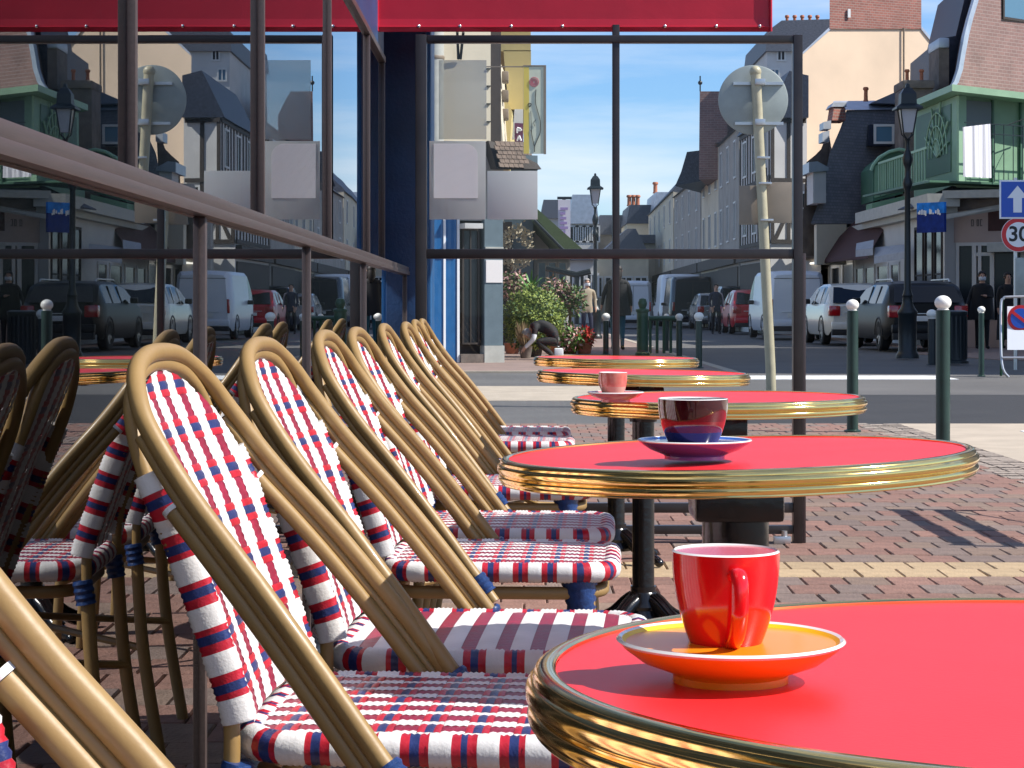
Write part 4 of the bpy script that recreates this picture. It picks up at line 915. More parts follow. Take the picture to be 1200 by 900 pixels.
# ---- far end of the street
def farblock(px0, px1, d, ytop, wall, roof, label, yb=250, roofpts=None, pots=0, nw=4):
    T = bld('distant_house', label, 'house', PX((px0+px1)/2, d), d, 'distant houses closing the street')
    solid(T, [(PX(px0, d), d), (PX(px1, d), d), (PX(px1, d), d+12), (PX(px0, d), d+12)], 0, PZ(yb, d), wall)
    rp = roofpts or [(px0-1, yb), (px1+1, yb), (px1-3, ytop), (px0+3, ytop)]
    m = MB(); m.prism([P3(a, b, d-.3) for a, b in rp], (0, 11, 0)); part(m, 'roof', roof, T, smooth=False)
    f = Face((PX(px0, d), d), (PX(px1, d), d))
    for r in range(3):
        for i in range(nw):
            u = f.L*(i+.5)/nw; z = 1.5+r*2.4
            if z+1.5 < PZ(yb, d): window(T, f, u-.45, u+.45, z, z+1.4, fw=.12)
    for k in range(pots): pot(T, PX(px0+4+k*5, d), d+2, PZ(ytop, d), .9, .22)
    return T
farblock(735, 767, 165, 240, 'cream_render', 'slate_dark', 'distant slate roofed house with chimney pots right of the middle post', 262, pots=3)
farblock(700, 736, 175, 252, 'grey_render', 'slate', 'distant low grey house behind the middle post', 275)
farblock(668, 701, 170, 228, 'white_render', 'zinc', 'distant pale house with a stepped zinc roof behind the far lamp', 262)
farblock(634, 667, 150, 234, 'white_render', 'slate', 'distant white house behind the green awning', 256)
farblock(766, 792, 160, 225, 'cream_render', 'zinc', 'distant turret like cream house with flat zinc roof', 262, pots=1)
farblock(690, 760, 130, 292, 'cream_render', 'slate', 'low cream house with pitched roof at the street bend', 300, roofpts=[(700, 300), (762, 300), (745, 268), (735, 268)])
farblock(738, 792, 140, 275, 'cream_render', 'slate', 'cream terrace front behind the far parked vans', 285, nw=6)
farblock(604, 700, 118, 300, 'white_render', 'slate_dark', 'white walled shop row half hidden by the flower display', 305, nw=7)
T = bld('street_banner', 'tall white banner with mauve printing hanging above the street', 'banner', PX(661, 90), 90)
m = MB(); m.prism([P3(654, 300, 90), P3(668.5, 300, 90), P3(668.5, 234, 90), P3(654, 234, 90)], (0, .1, 0)); part(m, 'cloth', mat('banner_white', (.66, .63, .68), .7), T, smooth=False)
m = MB()
for k in range(9): m.prism([P3(656.5, 246+k*5.6, 89.96), P3(665.5-(k*3 % 4), 246+k*5.6, 89.96), P3(665.5-(k*3 % 4), 243+k*5.6, 89.96), P3(656.5, 243+k*5.6, 89.96)], (0, .02, 0))
part(m, 'print', mat('mauve', (.35, .25, .48), .7), T, smooth=False)
m = MB(); m.tube([P3(653, 232, 90.05), P3(670, 232, 90.05)], .06, 6); m.tube([P3(661, 232, 90.4), P3(661, 400, 90.4)], .08, 6); part(m, 'pole', 'lamp_iron', T)

# ---- left block across the side street (d = 34)
d = 34.0
T = bld('white_corner_building', 'cream corner building with thick white downpipe, blue shop front and dark doorway', 'building', PX(540, d), d)
f = Face((PX(440, d), d-.45), (PX(590, d), d+.35))
def ul(px): k = (px-607)/F; return (k*f.A.y-f.A.x)/(f.u.x-k*f.u.y)
m = MB(); f.slab(m, 0, ul(590), -.05, 9, -6, -.12); part(m, 'core', 'wood_dark', T, smooth=False)
m = MB(); f.slab(m, 0, ul(590), PZ(258, d), PZ(166, d), -.11, 0); part(m, 'wall', 'grey_render', T, smooth=False)
m = MB(); f.slab(m, 0, ul(575), PZ(165, d), 9, -.11, 0); part(m, 'upper_wall', 'cream_render', T, smooth=False)
m = MB(); m.lathe([(.155, 0), (.155, 5.4), (.175, 5.42), (.175, 5.5), (.155, 5.52), (.155, 8)], PX(510, d), d-.25, 20, cz=PZ(232, d)); part(m, 'pillar_shaft', 'stone_pale', T)
m = MB(); m.lathe([(.16, 0), (.16, .5), (.21, .62), (.20, .72), (.157, .8)], PX(510, d), d-.25, 20, cz=PZ(248, d)); part(m, 'pillar_foot', 'stone_pale', T)
m = MB(); m.lathe([(.162, 0), (.172, .03), (.162, .06)], PX(510, d), d-.25, 20, cz=PZ(72, d)); part(m, 'pipe_collar', 'sign_back_brown', T)
for (a, b, mm_, nm) in ((497, 518.5, 'blue_paint', 'blue_door'), (518.7, 521.3, 'sign_white', 'door_edge'), (521.5, 534.5, 'blue_paint', 'blue_door'), (534.7, 537.5, 'sign_white', 'door_edge'), (450, 496.8, 'blue_paint', 'blue_panel')):
    m = MB(); f.slab(m, ul(a), ul(b), 0, PZ(250 if a < 519 else 254, d), -.1, .03 if 'edge' not in nm else .05); part(m, nm, mm_, T, smooth=False)
m = MB(); f.slab(m, ul(537.7), ul(565), 0, .14, -.1, .12); part(m, 'door_step', 'stone_dark', T, smooth=False)
window(T, f, ul(541), ul(561), .3, PZ(268, d), frame='wood_dark', pane='win_dark', fw=.03)
m = MB(); f.slab(m, ul(538), ul(559), PZ(268, d), PZ(262, d), .02, .3); part(m, 'lamp_hood', 'board_grey', T, smooth=False)
m = MB(); f.slab(m, ul(565.5), ul(587), .28, PZ(256, d), -.1, .10); part(m, 'grey_pilaster', 'grey_panel', T, smooth=False)
m = MB(); f.slab(m, ul(564.8), ul(588), -.02, .278, -.1, .13); part(m, 'pilaster_base', 'stone_pale', T, smooth=False)
m = MB(); f.slab(m, ul(567), ul(586.3), PZ(331, d), PZ(304.5, d), .101, .115); part(m, 'notice', 'paper', T, smooth=False)
m = MB(); f.slab(m, ul(566), ul(587), PZ(291, d), PZ(289, d), .101, .13); part(m, 'moulding', 'stone_pale', T, smooth=False)
for k in range(5):
    m = MB(); m.tube([f.p(ul(529+k*3.5), PZ(40, d), .3), f.p(ul(536+k*1.2), PZ(69, d), .05)], .025, 6)
    if k in (0, 2): part(m, 'bracket', 'lamp_iron', T)
for py in (78.5, 99, 120, 141):
    m = MB(); f.slab(m, ul(570), ul(574.5), PZ(py+.6, d), PZ(py-.6, d), .001, .03); part(m, 'wall_hook', 'lamp_iron', T, smooth=False)
m = MB(); m.prism([f.p(ul(570), PZ(198, d), .5), f.p(ul(622), PZ(198, d), .5), f.p(ul(622), PZ(182, d), .1), f.p(ul(590), PZ(168, d), .1), f.p(ul(570), PZ(164, d), .1)], -f.n*.3); part(m, 'wall_board', 'wood_dark', T, smooth=False)
for r in range(6):     # shingled pent roof, row by row
    for k in range(5+r):
        a = 571+k*5.6+(r % 2)*2; 
        if a+5 > 618-(5-r)*3: continue
        m = MB(); y0 = 197-r*5.2; m.prism([f.p(ul(a), PZ(y0, d), .62-r*.05), f.p(ul(a+5.2), PZ(y0+.4, d), .62-r*.05), f.p(ul(a+5.2), PZ(y0-5.6, d), .55-r*.05), f.p(ul(a), PZ(y0-5.6, d), .55-r*.05)], -f.n*.04); part(m, 'shingle', 'shingle', T, smooth=False)
m = MB(); f.slab(m, ul(596), ul(622.5), PZ(199, d), PZ(181, d), .1, .3); part(m, 'grey_box', 'grey_panel', T, smooth=False)
# yellow building receding
T = bld('yellow_building', 'yellow rendered building side rising behind the flower drawing banner', 'building', PX(600, 40), 40)
m = MB(); m.prism([P3(578, 60, 40), P3(622, 60, 40), P3(622, -40, 40), P3(578, -40, 40)], (0, 6, 0)); m.prism([P3(596, 128, 40), P3(614, 128, 40), P3(622.3, 79, 40), P3(622.3, 59, 40), P3(590, 59, 40)], (0, 6, 0)); part(m, 'overhang', 'yellow_render', T, smooth=False)
m = MB(); m.prism([P3(575.5, 60, 37), P3(581, 60, 37), P3(590, 175, 37), P3(577, 165, 37)], (.2, 5, 0)); part(m, 'side_wall', 'cream_render', T, smooth=False)
m = MB(); m.prism([P3(588, 195, 39), P3(596, 195, 39), P3(600, 130, 39), P3(584, 100, 39)], (.2, 12, 0)); part(m, 'pilaster', 'yellow_render', T, smooth=False)
for k in range(3):
    m = MB(); m.box(PX(588, 38), PX(596, 38), 38, 38.5, PZ(95+k*22, 38), PZ(83+k*22, 38), bev=.03); part(m, 'wall_lantern', 'sign_back_brown', T)
T = bld('flower_banner', 'upright cream banner with a yellow side and a thin line drawing of a flower', 'banner', PX(626, 33), 33)
db = 33.0
m = MB(); m.prism([P3(613.5, 180, db), P3(638, 180, db), P3(638, 78, db), P3(613.5, 78, db)], (0, .04, 0)); part(m, 'cloth', mat('banner_cream', (.58, .60, .46), .7, noise=.04), T, smooth=False)
m = MB(); m.prism([P3(613.7, 180, db-.004), P3(620, 180, db-.004), P3(620, 78.5, db-.004), P3(613.7, 78.5, db-.004)], (0, .003, 0)); part(m, 'yellow_edge', mat('banner_yellow', (.68, .52, .10), .7), T, smooth=False)
m = MB(); ln = lambda pts, r=.006: m.tube(spline([P3(a, b, db-.008) for a, b in pts], 4), r, 5)
ln([(628, 105), (627.5, 120), (630, 130), (633, 142), (633, 155), (629, 165), (626.5, 172), (626.5, 178)]); ln([(622, 152), (624, 162), (626, 171)]); ln([(618.5, 123), (620, 121), (622.5, 122), (621, 125), (619, 124)]); ln([(627, 148), (625.5, 144), (628, 140)], .004); ln([(622, 130), (622.5, 145), (623, 157)], .004)
part(m, 'stem_drawing', 'sign_black', T)
m = MB(); 
for R_ in (5.2, 3.4, 1.8): ln([(626+R_*cos(a), 96+R_*sin(a)) for a in [k*pi/4 for k in range(9)]], .006)
part(m, 'bloom_drawing', mat('bloom', (.45, .05, .10), .7), T)
m = MB(); m.box(PX(613, db), PX(640, db), db-.01, db+.05, PZ(77.6, db), PZ(76.4, db)); m.box(PX(637.2, db), PX(640, db), db-.01, db+.05, PZ(180.5, db), PZ(77.7, db)); m.box(PX(570, db), PX(613, db), db+.01, db+.04, PZ(78.6, db), PZ(77.4, db)); part(m, 'frame', 'sign_back_brown', T, smooth=False)
T = bld('hanging_shop_sign', 'small hanging mauve sign with white letters beside the flower banner', 'sign', PX(608, 38), 38)
m = MB(); m.prism([P3(603, 179, 38), P3(613, 181, 38), P3(613, 144.5, 38), P3(603, 144, 38)], (0, .1, 0)); part(m, 'panel', mat('sign_mauve', (.14, .04, .09), .6), T, smooth=False)
m = MB(); m.prism([P3(600, 163, 38.2), P3(613, 163, 38.2), P3(613, 128, 38.2), P3(603, 128, 38.2)], (0, .1, 0)); part(m, 'sky_panel', 'board_blue', T, smooth=False)
def letter(mb, strokes, x, y, w_, h_, d_, r=.02):
    for (a, b, c, e) in strokes: mb.tube([P3(x+a*w_, y+b*h_, d_), P3(x+c*w_, y+e*h_, d_)], r, 5)
m = MB(); letter(m, [(0, 0, 0, 1), (0, 0, 1, .2), (1, .2, 1, .5), (1, .5, 0, .5)], 606, 150, 4.5, 6, 37.97); letter(m, [(0, 1, .5, 0), (.5, 0, 1, 1), (.2, .6, .8, .6)], 606, 159, 4.5, 6, 37.97); letter(m, [(0, 0, 0, 1), (0, 0, 1, 0), (1, 0, 1, 1), (0, .5, 1, .5)], 606, 169, 4.5, 6, 37.97); part(m, 'letters', 'sign_white', T)

# ---- flower shop with green awning
T = bld('flower_shop', 'small flower shop front behind the round bush with olive green awning', 'shop', PX(620, 43), 43)
m = MB(); m.prism([P3(588, 413, 43), P3(625, 413, 43), P3(625, 258, 43), P3(588, 258, 43)], (0, 8, 0)); part(m, 'wall', 'grey_panel', T, smooth=False)
m = MB(); m.prism([P3(588.5, 410, 42.95), P3(600, 410, 42.95), P3(600, 260, 42.95), P3(588.5, 260, 42.95)], (0, .04, 0)); part(m, 'door', 'wood_dark', T, smooth=False)
m = MB(); m.prism([P3(630, 245, 42), P3(693, 301, 42), P3(668, 300, 42), P3(630, 258, 42)], (-1, 9, .1)); part(m, 'awning', 'awn_green', T, smooth=False)
m = MB(); m.tube([P3(626, 258, 41.8), P3(668, 301, 41.8)], .03, 6); m.tube([P3(640, 314, 41.8), P3(675, 322, 41.8), P3(692, 318, 41.8)], .06, 6); m.tube([P3(676, 322, 41.8), P3(676, 380, 41.8)], .05, 6); part(m, 'awning_arm', 'lamp_iron', T)
m = MB(); m.prism([P3(626, 413, 44), P3(668, 413, 44), P3(668, 300, 44), P3(626, 268, 44)], (0, 6, 0)); part(m, 'shop_window', 'white_render', T, smooth=False)
fw_ = Face((PX(628, 44), 43.98), (PX(666, 44), 43.98))
for k in range(3): window(T, fw_, .03+k*.22, .03+k*.22+.2, .6, 1.9, pane='win_blue', fw=.03, mull=0)

# ================================================================== VEGETATION
def leaves(m, c, R, n, size, rng, shell=.35, squash=1, mats_=1):
    c = Vector(c)
    for i in range(n):
        v = Vector((rng.gauss(0, 1), rng.gauss(0, 1), rng.gauss(0, 1))).normalized(); lump = 1+.14*sin(v.x*7+v.z*5)*cos(v.y*6+v.z*3)
        r = R*lump*(1-shell*rng.random()**2); p = c+Vector((v.x*r, v.y*r, v.z*r*squash))
        t = Vector((rng.gauss(0, 1), rng.gauss(0, 1), rng.gauss(0, 1))).normalized(); b = v.cross(t).normalized(); t2 = (v*.6+t).normalized(); s_ = size*rng.uniform(.6, 1.3)
        m.quad(p, p+t2*s_*.6+b*s_*.3, p+t2*s_*1.3, p+t2*s_*.6-b*s_*.3, rng.randrange(mats_))
rng = random.Random(5)
dp = 38
T = thing('round_bush', 'rounded yellow-green bush standing in front of the flower shop', 'bush', (PX(622, dp), dp, 0), world=True)
m = MB(); leaves(m, P3(625, 374, dp), .54, 12000, .05, rng, .45, 1.05, 3); part(m, 'foliage', ['leaf_a', 'leaf_a', 'leaf_b'], T, smooth=False)
m = MB(); m.tube([P3(624, 418, dp), P3(622, 375, dp)], .05, 8)
for k in range(6): a = k*1.1; m.tube([P3(623, 395, dp), P3(622, 370, dp)+Vector((.25*cos(a), .25*sin(a), .1))], .015, 5)
part(m, 'trunk', 'twig', T)
m = MB(); m.lathe([(.16, 0), (.2, .22), (.22, .24), (.2, .25)], PX(624, dp), dp, 20); part(m, 'pot', 'wood_dark', T)
T = thing('dry_grass_plant', 'tuft of dry brown grass in front of the round bush', 'plant', (PX(615, 37), 37, 0), world=True)
m = MB()
for k in range(260):
    a = rng.random()*6.28; c = P3(616, 410, 37); t = c+Vector((cos(a)*.22*rng.random(), sin(a)*.2*rng.random(), rng.uniform(.2, .55))); o_ = Vector((.006, 0, 0)); m.poly([c-o_+Vector((cos(a)*.03, sin(a)*.03, 0)), c+o_, t])
part(m, 'blades', mat('dry', (.28, .19, .10), .8), T, smooth=False)
m = MB(); m.lathe([(.09, 0), (.12, .2), (.13, .21)], PX(616, 37), 37, 16); part(m, 'pot', 'stone_dark', T)
T = thing('palm_plant', 'spiky green palm plant above the round bush', 'plant', (PX(622, 39.5), 39.5, 0), world=True)
m = MB(); base = P3(622, 345, 39.5)
for k in range(34):
    a = k*2.4; e = rng.uniform(.35, 1.25); L_ = rng.uniform(.5, .8); dr = Vector((cos(a)*cos(e), sin(a)*cos(e), sin(e))); sd_ = Vector((-sin(a), cos(a), 0))*.022
    p0 = base; 
    for q in range(4):
        t0, t1 = q/4, (q+1)/4; w0, w1 = sin(pi*(t0*.8+.1)), sin(pi*(t1*.9+.1)) if q < 3 else 0.05
        A_ = base+dr*L_*t0-Vector((0, 0, .25*t0*t0)); B_ = base+dr*L_*t1-Vector((0, 0, .25*t1*t1)); m.quad(A_-sd_*w0, A_+sd_*w0, B_+sd_*w1, B_-sd_*w1)
part(m, 'fronds', 'leaf_c', T, smooth=False)
m = MB(); m.tube([P3(622, 412, 39.5), base], .05, 8); part(m, 'trunk', 'twig', T)
T = thing('wicker_wreath', 'pale dried flower wreath hanging beside the shop doorway', 'decoration', (PX(606, 42), 42, 2.2), world=True)
m = MB()
for k in range(420):
    a = rng.random()*6.28; R_ = rng.gauss(.26, .07); c = P3(606, 290, 42)+Vector((cos(a)*R_, -rng.random()*.15, sin(a)*R_*1.3)); v = Vector((rng.gauss(0, 1), rng.gauss(0, 1), rng.gauss(0, 1))).normalized()*.05; w_ = v.cross(Vector((0, 1, .3))).normalized()*.02; m.quad(c-v, c+w_, c+v, c-w_)
part(m, 'stems', mat('straw', (.42, .36, .25), .8), T, smooth=False)
for (px, py, R_, n, mm_, lab, nm) in ((600, 335, .30, 900, ['flower_pink', 'leaf_b', 'twig'], 'tall pot of pink and brown dried blooms left of the bush', 'flower_pot'), (650, 345, .33, 900, ['flower_pink', 'twig', 'leaf_b'], 'pale pink flowering shrub right of the bush', 'flower_pot'),
        (668, 398, .28, 1100, ['leaf_b', 'leaf_c', 'flower_pink'], 'low dark green potted plants beside the crouching gardener', 'flower_pot'), (685, 395, .17, 600, ['flower_red', 'leaf_b', 'flower_red'], 'pot of bright red flowers near the pedestrian feet', 'flower_pot'), (668, 352, .30, 800, ['leaf_b', 'leaf_b', 'twig'], 'dark leafy climbing plant under the awning arm', 'flower_pot')):
    dq = 40.5; T = thing(nm, lab, 'plant', (PX(px, dq), dq, 0), group='flower shop plants', world=True)
    m = MB(); leaves(m, P3(px, py, dq), R_, n, .075, rng, .8, 1.0, 3); part(m, 'foliage', mm_, T, smooth=False)
    m = MB(); m.tube([P3(px, 410, dq), P3(px, py, dq)], .03, 6); part(m, 'stem', 'twig', T)
    m = MB(); m.lathe([(.12, 0), (.16, .2), (.17, .21)], PX(px, dq), dq, 16); part(m, 'pot', 'terracotta', T)

# ================================================================== STREET FURNITURE
def bollard(px, d, h, label, mm_='bollard_green', r=.043, br=.055, world=False):
    T = thing('bollard', label, 'bollard', (PX(px, d), d, 0), group='green bollards with white ball tops')
    m = MB(); m.lathe([(r*1.5, 0), (r*1.5, .012), (r, .02), (r, h-br*1.75), (r*.9, h-br*1.72), (r*.6, h-br*1.7)], seg=24); part(m, 'shaft', mm_, T)
    m = MB(); m.lathe([(br*.62, h-br*1.72), (br*.72, h-br*1.62), (br*.6, h-br*1.5)], seg=24); m.ball((0, 0, h-br*.8), br, 20, 14, sz=.86); part(m, 'ball', 'ball_white', T)
    return T
bollard(1105, 13.6, .995, 'nearest tall green bollard with a white ball top on the right of the terrace', r=.047, br=.056)
bollard(999, 15.1, .975, 'green bollard with white ball top just right of the glass screen post', r=.042, br=.048)
bollard(1150, 27.2, .93, 'thin bollard with small white ball top in front of the black-clad pedestrian', r=.037, br=.052)
bollard(1092, 32.5, .88, 'dark bollard half hidden behind the nearest tall bollard', r=.06, br=.085, mm_='lamp_iron')
bollard(819, 31, .84, 'bollard seen through the glass screen right of the far tables', r=.05, br=.075)
bollard(796, 38, .80, 'bollard seen through the glass screen beside the green railing', r=.055, br=.075)
bollard(710, 40, .80, 'bollard seen through the glass screen in front of the dark coated pedestrian', r=.055, br=.085)
bollard(781, 43, .78, 'last small bollard behind the green railing, seen through the glass screen', r=.05, br=.06)
T = thing('green_post', 'stout dark green cast post with round finial seen through the glass screen', 'post', (PX(753, 39), 39, 0))
m = MB(); m.lathe([(.14, 0), (.14, .05), (.11, .08), (.11, .82), (.13, .84), (.13, .88), (.06, .9), (.08, .95), (.09, 1.0), (.06, 1.08), (.0001, 1.1)], seg=20); part(m, 'shaft', mat('green_cast', (.015, .07, .035), .4), T)
T = thing('street_railing', 'low dark green street railing between the green post and the far bollards', 'railing', (PX(775, 41), 41, 0), world=True)
for k in range(5):
    m = MB(); m.tube([P3(762+k*8, 415, 41), P3(762+k*8, 374, 41)], .03, 8); part(m, 'post', 'green_cast', T)
m = MB(); m.tube([P3(760, 373, 41), P3(796, 373, 41)], .05, 8); part(m, 'rail', 'green_cast', T)
# sign pole with round sign back
dpz = 19.0
T = thing('sign_pole', 'cream painted pole with the grey backs of a round and a rectangular road sign', 'sign post', (PX(903.5, dpz), dpz, 0), world=True)
m = MB(); m.tube([(PX(904, dpz), dpz, 0), (PX(903, dpz), dpz, .35), (PX(885.5, dpz), dpz, PZ(85, dpz))], .047, 16); m.ball((PX(885.3, dpz), dpz, PZ(84, dpz)), .056, 12, 8); part(m, 'pole', 'pole_cream', T)
m = MB(); m.lathe([(.325, 0), (.325, .02), (.313, .026), (.0001, .026)], seg=48); m.xf(Matrix.Translation((PX(884, dpz), dpz+.105, PZ(116, dpz))) @ Matrix.Rotation(pi/2, 4, 'X')); part(m, 'round_sign', 'sign_back', T)
m = MB(); m.box(PX(867, dpz), PX(897, dpz), dpz+.065, dpz+.078, PZ(263, dpz), PZ(217, dpz), bev=.003); m.box(PX(897.5, dpz), PX(929.5, dpz), dpz+.066, dpz+.079, PZ(261, dpz), PZ(213, dpz), bev=.003); part(m, 'rectangular_sign', 'sign_back_brown', T)
for (py, x0, x1) in ((97, 860, 919), (144, 862, 919)):
    m = MB(); m.box(PX(x0, dpz), PX(x1, dpz), dpz+.050, dpz+.078, PZ(py+1.7, dpz), PZ(py-1.7, dpz)); m.box(PX(884, dpz), PX(896, dpz), dpz-.065, dpz+.064, PZ(py+3, dpz), PZ(py-4, dpz), bev=.004); part(m, 'bracket', 'steel', T)
for (py, x) in ((185, 894), (215, 896), (258, 898)):
    m = MB(); m.box(PX(x-7.5, dpz), PX(x+7.5, dpz), dpz-.060, dpz+.060, PZ(py+1.2, dpz), PZ(py-1.2, dpz), bev=.002); part(m, 'clamp', 'steel', T)
# one way + 30 signs
dz_ = 30.0
T = thing('road_sign_post', 'blue one way arrow sign above a red ringed 30 sign at the right edge', 'road sign', (PX(1191, dz_), dz_, 0), world=True)
m = MB(); m.tube([(PX(1191, dz_), dz_+.05, 0), (PX(1191, dz_), dz_+.05, PZ(208, dz_))], .03, 12); part(m, 'post', 'steel', T)
m = MB(); m.box(PX(1171, dz_), PX(1212, dz_), dz_-.012, dz_, PZ(256.5, dz_), PZ(211, dz_), bev=.004); part(m, 'square_rim', 'sign_white', T)
m = MB(); m.box(PX(1173, dz_), PX(1210, dz_), dz_-.016, dz_-.0125, PZ(254.5, dz_), PZ(213, dz_)); part(m, 'blue_face', 'sign_blue', T, smooth=False)
m = MB(); m.prism([P3(a, b, dz_-.018) for a, b in ((1187.5, 249), (1187.5, 232), (1180.5, 232), (1192.5, 217.5), (1204.5, 232), (1197.5, 232), (1197.5, 249))], (0, .0015, 0)); part(m, 'arrow', 'sign_white', T, smooth=False)
def disc(T, px, py, R_, o, mm_, nm, dd_):
    m = MB(); m.lathe([(R_, 0), (R_, .003), (1e-6, .003)], seg=40); m.xf(Matrix.Translation((PX(px, dd_), dd_-o, PZ(py, dd_))) @ Matrix.Rotation(pi/2, 4, 'X')); return part(m, nm, mm_, T, smooth=False)
disc(T, 1193.5, 275, .253, .0, 'sign_white', 'round_rim', dz_); disc(T, 1193.5, 275, .246, .004, 'sign_red', 'red_ring', dz_); disc(T, 1193.5, 275, .183, .008, 'sign_white', 'round_face', dz_)
def text(s_, T, loc, size, mm_, nm='lettering', ext=.002):
    cu = bpy.data.curves.new(nm, 'FONT'); cu.body = s_; cu.size = size; cu.align_x = 'CENTER'; cu.align_y = 'CENTER'; cu.extrude = ext; cu.offset = size*.018
    o = bpy.data.objects.new(nm, cu); C.objects.link(o); bpy.context.view_layer.update()
    me = bpy.data.meshes.new_from_object(o.evaluated_get(bpy.context.evaluated_depsgraph_get())); bpy.data.objects.remove(o); me.materials.clear(); me.materials.append(M(mm_))
    o2 = bpy.data.objects.new(nm, me); C.objects.link(o2); o2.parent = T; o2.rotation_euler = (pi/2, 0, 0); o2.location = Vector(loc)-OFF.get(T.name, Vector()); return o2
text('30', T, (PX(1193.5, dz_), dz_-.014, PZ(275, dz_)), .307, 'sign_black')
m = MB(); m.box(PX(1190, dz_), PX(1215, dz_), dz_-.01, dz_+.02, PZ(348, dz_), PZ(302, dz_), bev=.004); part(m, 'mirror_back', 'sign_back', T)
# folding no parking board
dn = 27.5
T = thing('no_parking_board', 'folding steel framed no parking board standing at the right edge', 'sign', (PX(1195, dn), dn, 0), world=True)
m = MB(); m.tube(spline([P3(1182, 442, dn), P3(1174, 425, dn+.02), P3(1173, 360, dn+.25), P3(1176, 350, dn+.28), P3(1182, 348, dn+.28), P3(1214, 348, dn+.28), P3(1219, 352, dn+.28), P3(1220, 425, dn+.02), P3(1226, 442, dn)], 5), .018, 8); m.tube([P3(1174, 419, dn+.02), P3(1220, 419, dn+.02)], .014, 8); part(m, 'frame', 'steel', T)
m = MB(); m.tube([P3(1173, 440, dn+.6), P3(1175, 352, dn+.3)], .018, 8); m.tube([P3(1221, 440, dn+.6), P3(1219, 352, dn+.3)], .018, 8); part(m, 'rear_frame', 'green_cast', T)
m = MB(); m.prism([P3(1180.5, 410, dn+.03), P3(1214, 410, dn+.03), P3(1214, 359, dn+.2), P3(1180.5, 359, dn+.2)], (0, .01, 0)); part(m, 'board', 'sign_white', T, smooth=False)
dn2 = dn+.06
disc(T, 1196, 373, .178, .0, 'sign_red', 'red_ring', dn2+.05); disc(T, 1196, 373, .135, .006, 'sign_blue', 'blue_face', dn2+.05)
m = MB(); m.prism([P3(1185, 366.5, dn2+.035), P3(1187.5, 364, dn2+.035), P3(1207, 379.5, dn2+.035), P3(1204.5, 382, dn2+.035)], (0, .004, 0)); part(m, 'red_bar', 'sign_red', T, smooth=False)
# low barrier frame whose shadow lies on the paving
T = thing('terrace_barrier', 'low dark steel barrier frame whose barred shadow falls on the paving at the right', 'barrier', (2.62, 8.45, 0), world=True)
for yy in (7.75, 9.15):
    m = MB(); m.box(2.605, 2.635, yy-.015, yy+.015, 0, .99, bev=.003); m.box(2.45, 2.80, yy-.02, yy+.02, 0, .012); part(m, 'post', 'frame_dark', T)
for (z0, z1) in ((.90, .97), (.70, .77)):
    m = MB(); m.box(2.607, 2.633, 7.77, 9.13, z0, z1, bev=.003); part(m, 'bar', 'frame_dark', T)
m = MB(); m.tube([(2.62, 7.78, .69), (2.62, 9.12, .03)], .008, 8); m.tube([(2.62, 7.78, .03), (2.62, 9.12, .69)], .008, 8); part(m, 'cross_wire', 'frame_dark', T)
# street lamps
def lamp(px, d, label, H, s_=1.0, glassm='lamp_glass'):
    T = thing('street_lamp', label, 'street lamp', (PX(px, d), d, 0), group='old style street lamps')
    pr = [(.21, 0), (.21, .06), (.185, .10), (.165, .14), (.165, .78), (.18, .80), (.18, .84), (.135, .90), (.10, .98), (.085, 1.10), (.10, 1.13), (.085, 1.16), (.062, 1.25), (.055, 2.2), (.05, H*.62), (.075, H*.63), (.09, H*.645), (.075, H*.66), (.05, H*.67), (.045, H*.70), (.075, H*.715), (.095, H*.735), (.07, H*.755), (.04, H*.77), (.035, H*.80), (.06, H*.81)]
    m = MB(); m.lathe([(r*s_, z) for r, z in pr], seg=20); part(m, 'column', 'lamp_iron', T)
    z0 = H*.815; m = MB()
    for k in range(4):
        a = pi/4+k*pi/2; m.tube([(.03*cos(a), .03*sin(a), z0-.02), (.13*cos(a), .13*sin(a), z0+.06), (.12*cos(a), .12*sin(a), z0+.1)], .012, 6); m.tube([(.125*cos(a), .125*sin(a), z0+.08), (.215*cos(a), .215*sin(a), z0+.52)], .013, 6)
    part(m, 'cage', 'lamp_iron', T)
    m = MB(); m.prism([(.08, -.08, z0+.09), (.08, .08, z0+.09), (-.08, .08, z0+.09), (-.08, -.08, z0+.09)], (0, 0, .001)); n = len(m.v)
    lo = [(.082*cos(pi/4+k*pi/2)*1.38, .082*sin(pi/4+k*pi/2)*1.38, z0+.09) for k in range(4)]; hi = [(.145*cos(pi/4+k*pi/2)*1.38, .145*sin(pi/4+k*pi/2)*1.38, z0+.50) for k in range(4)]
    for k in range(4): l = (k+1) % 4; m.quad(lo[k], lo[l], hi[l], hi[k])
    part(m, 'lantern_glass', glassm, T, smooth=False)
    m = MB(); m.lathe([(.33, z0+.50), (.33, z0+.535), (.20, z0+.60), (.19, z0+.78), (.10, z0+.88), (.05, z0+.90), (.04, z0+.96), (.0001, z0+.98)], seg=4); m.xf(Matrix.Rotation(pi/4, 4, 'Z')); part(m, 'hood', 'lamp_iron', T, smooth=False)
    return T
lamp(1063.5, 36.8, 'black cast iron street lamp standing before the dark estate car', 4.87)
lamp(697.5, 60, 'dark street lamp seen against the sky through the glass screen', 4.75)
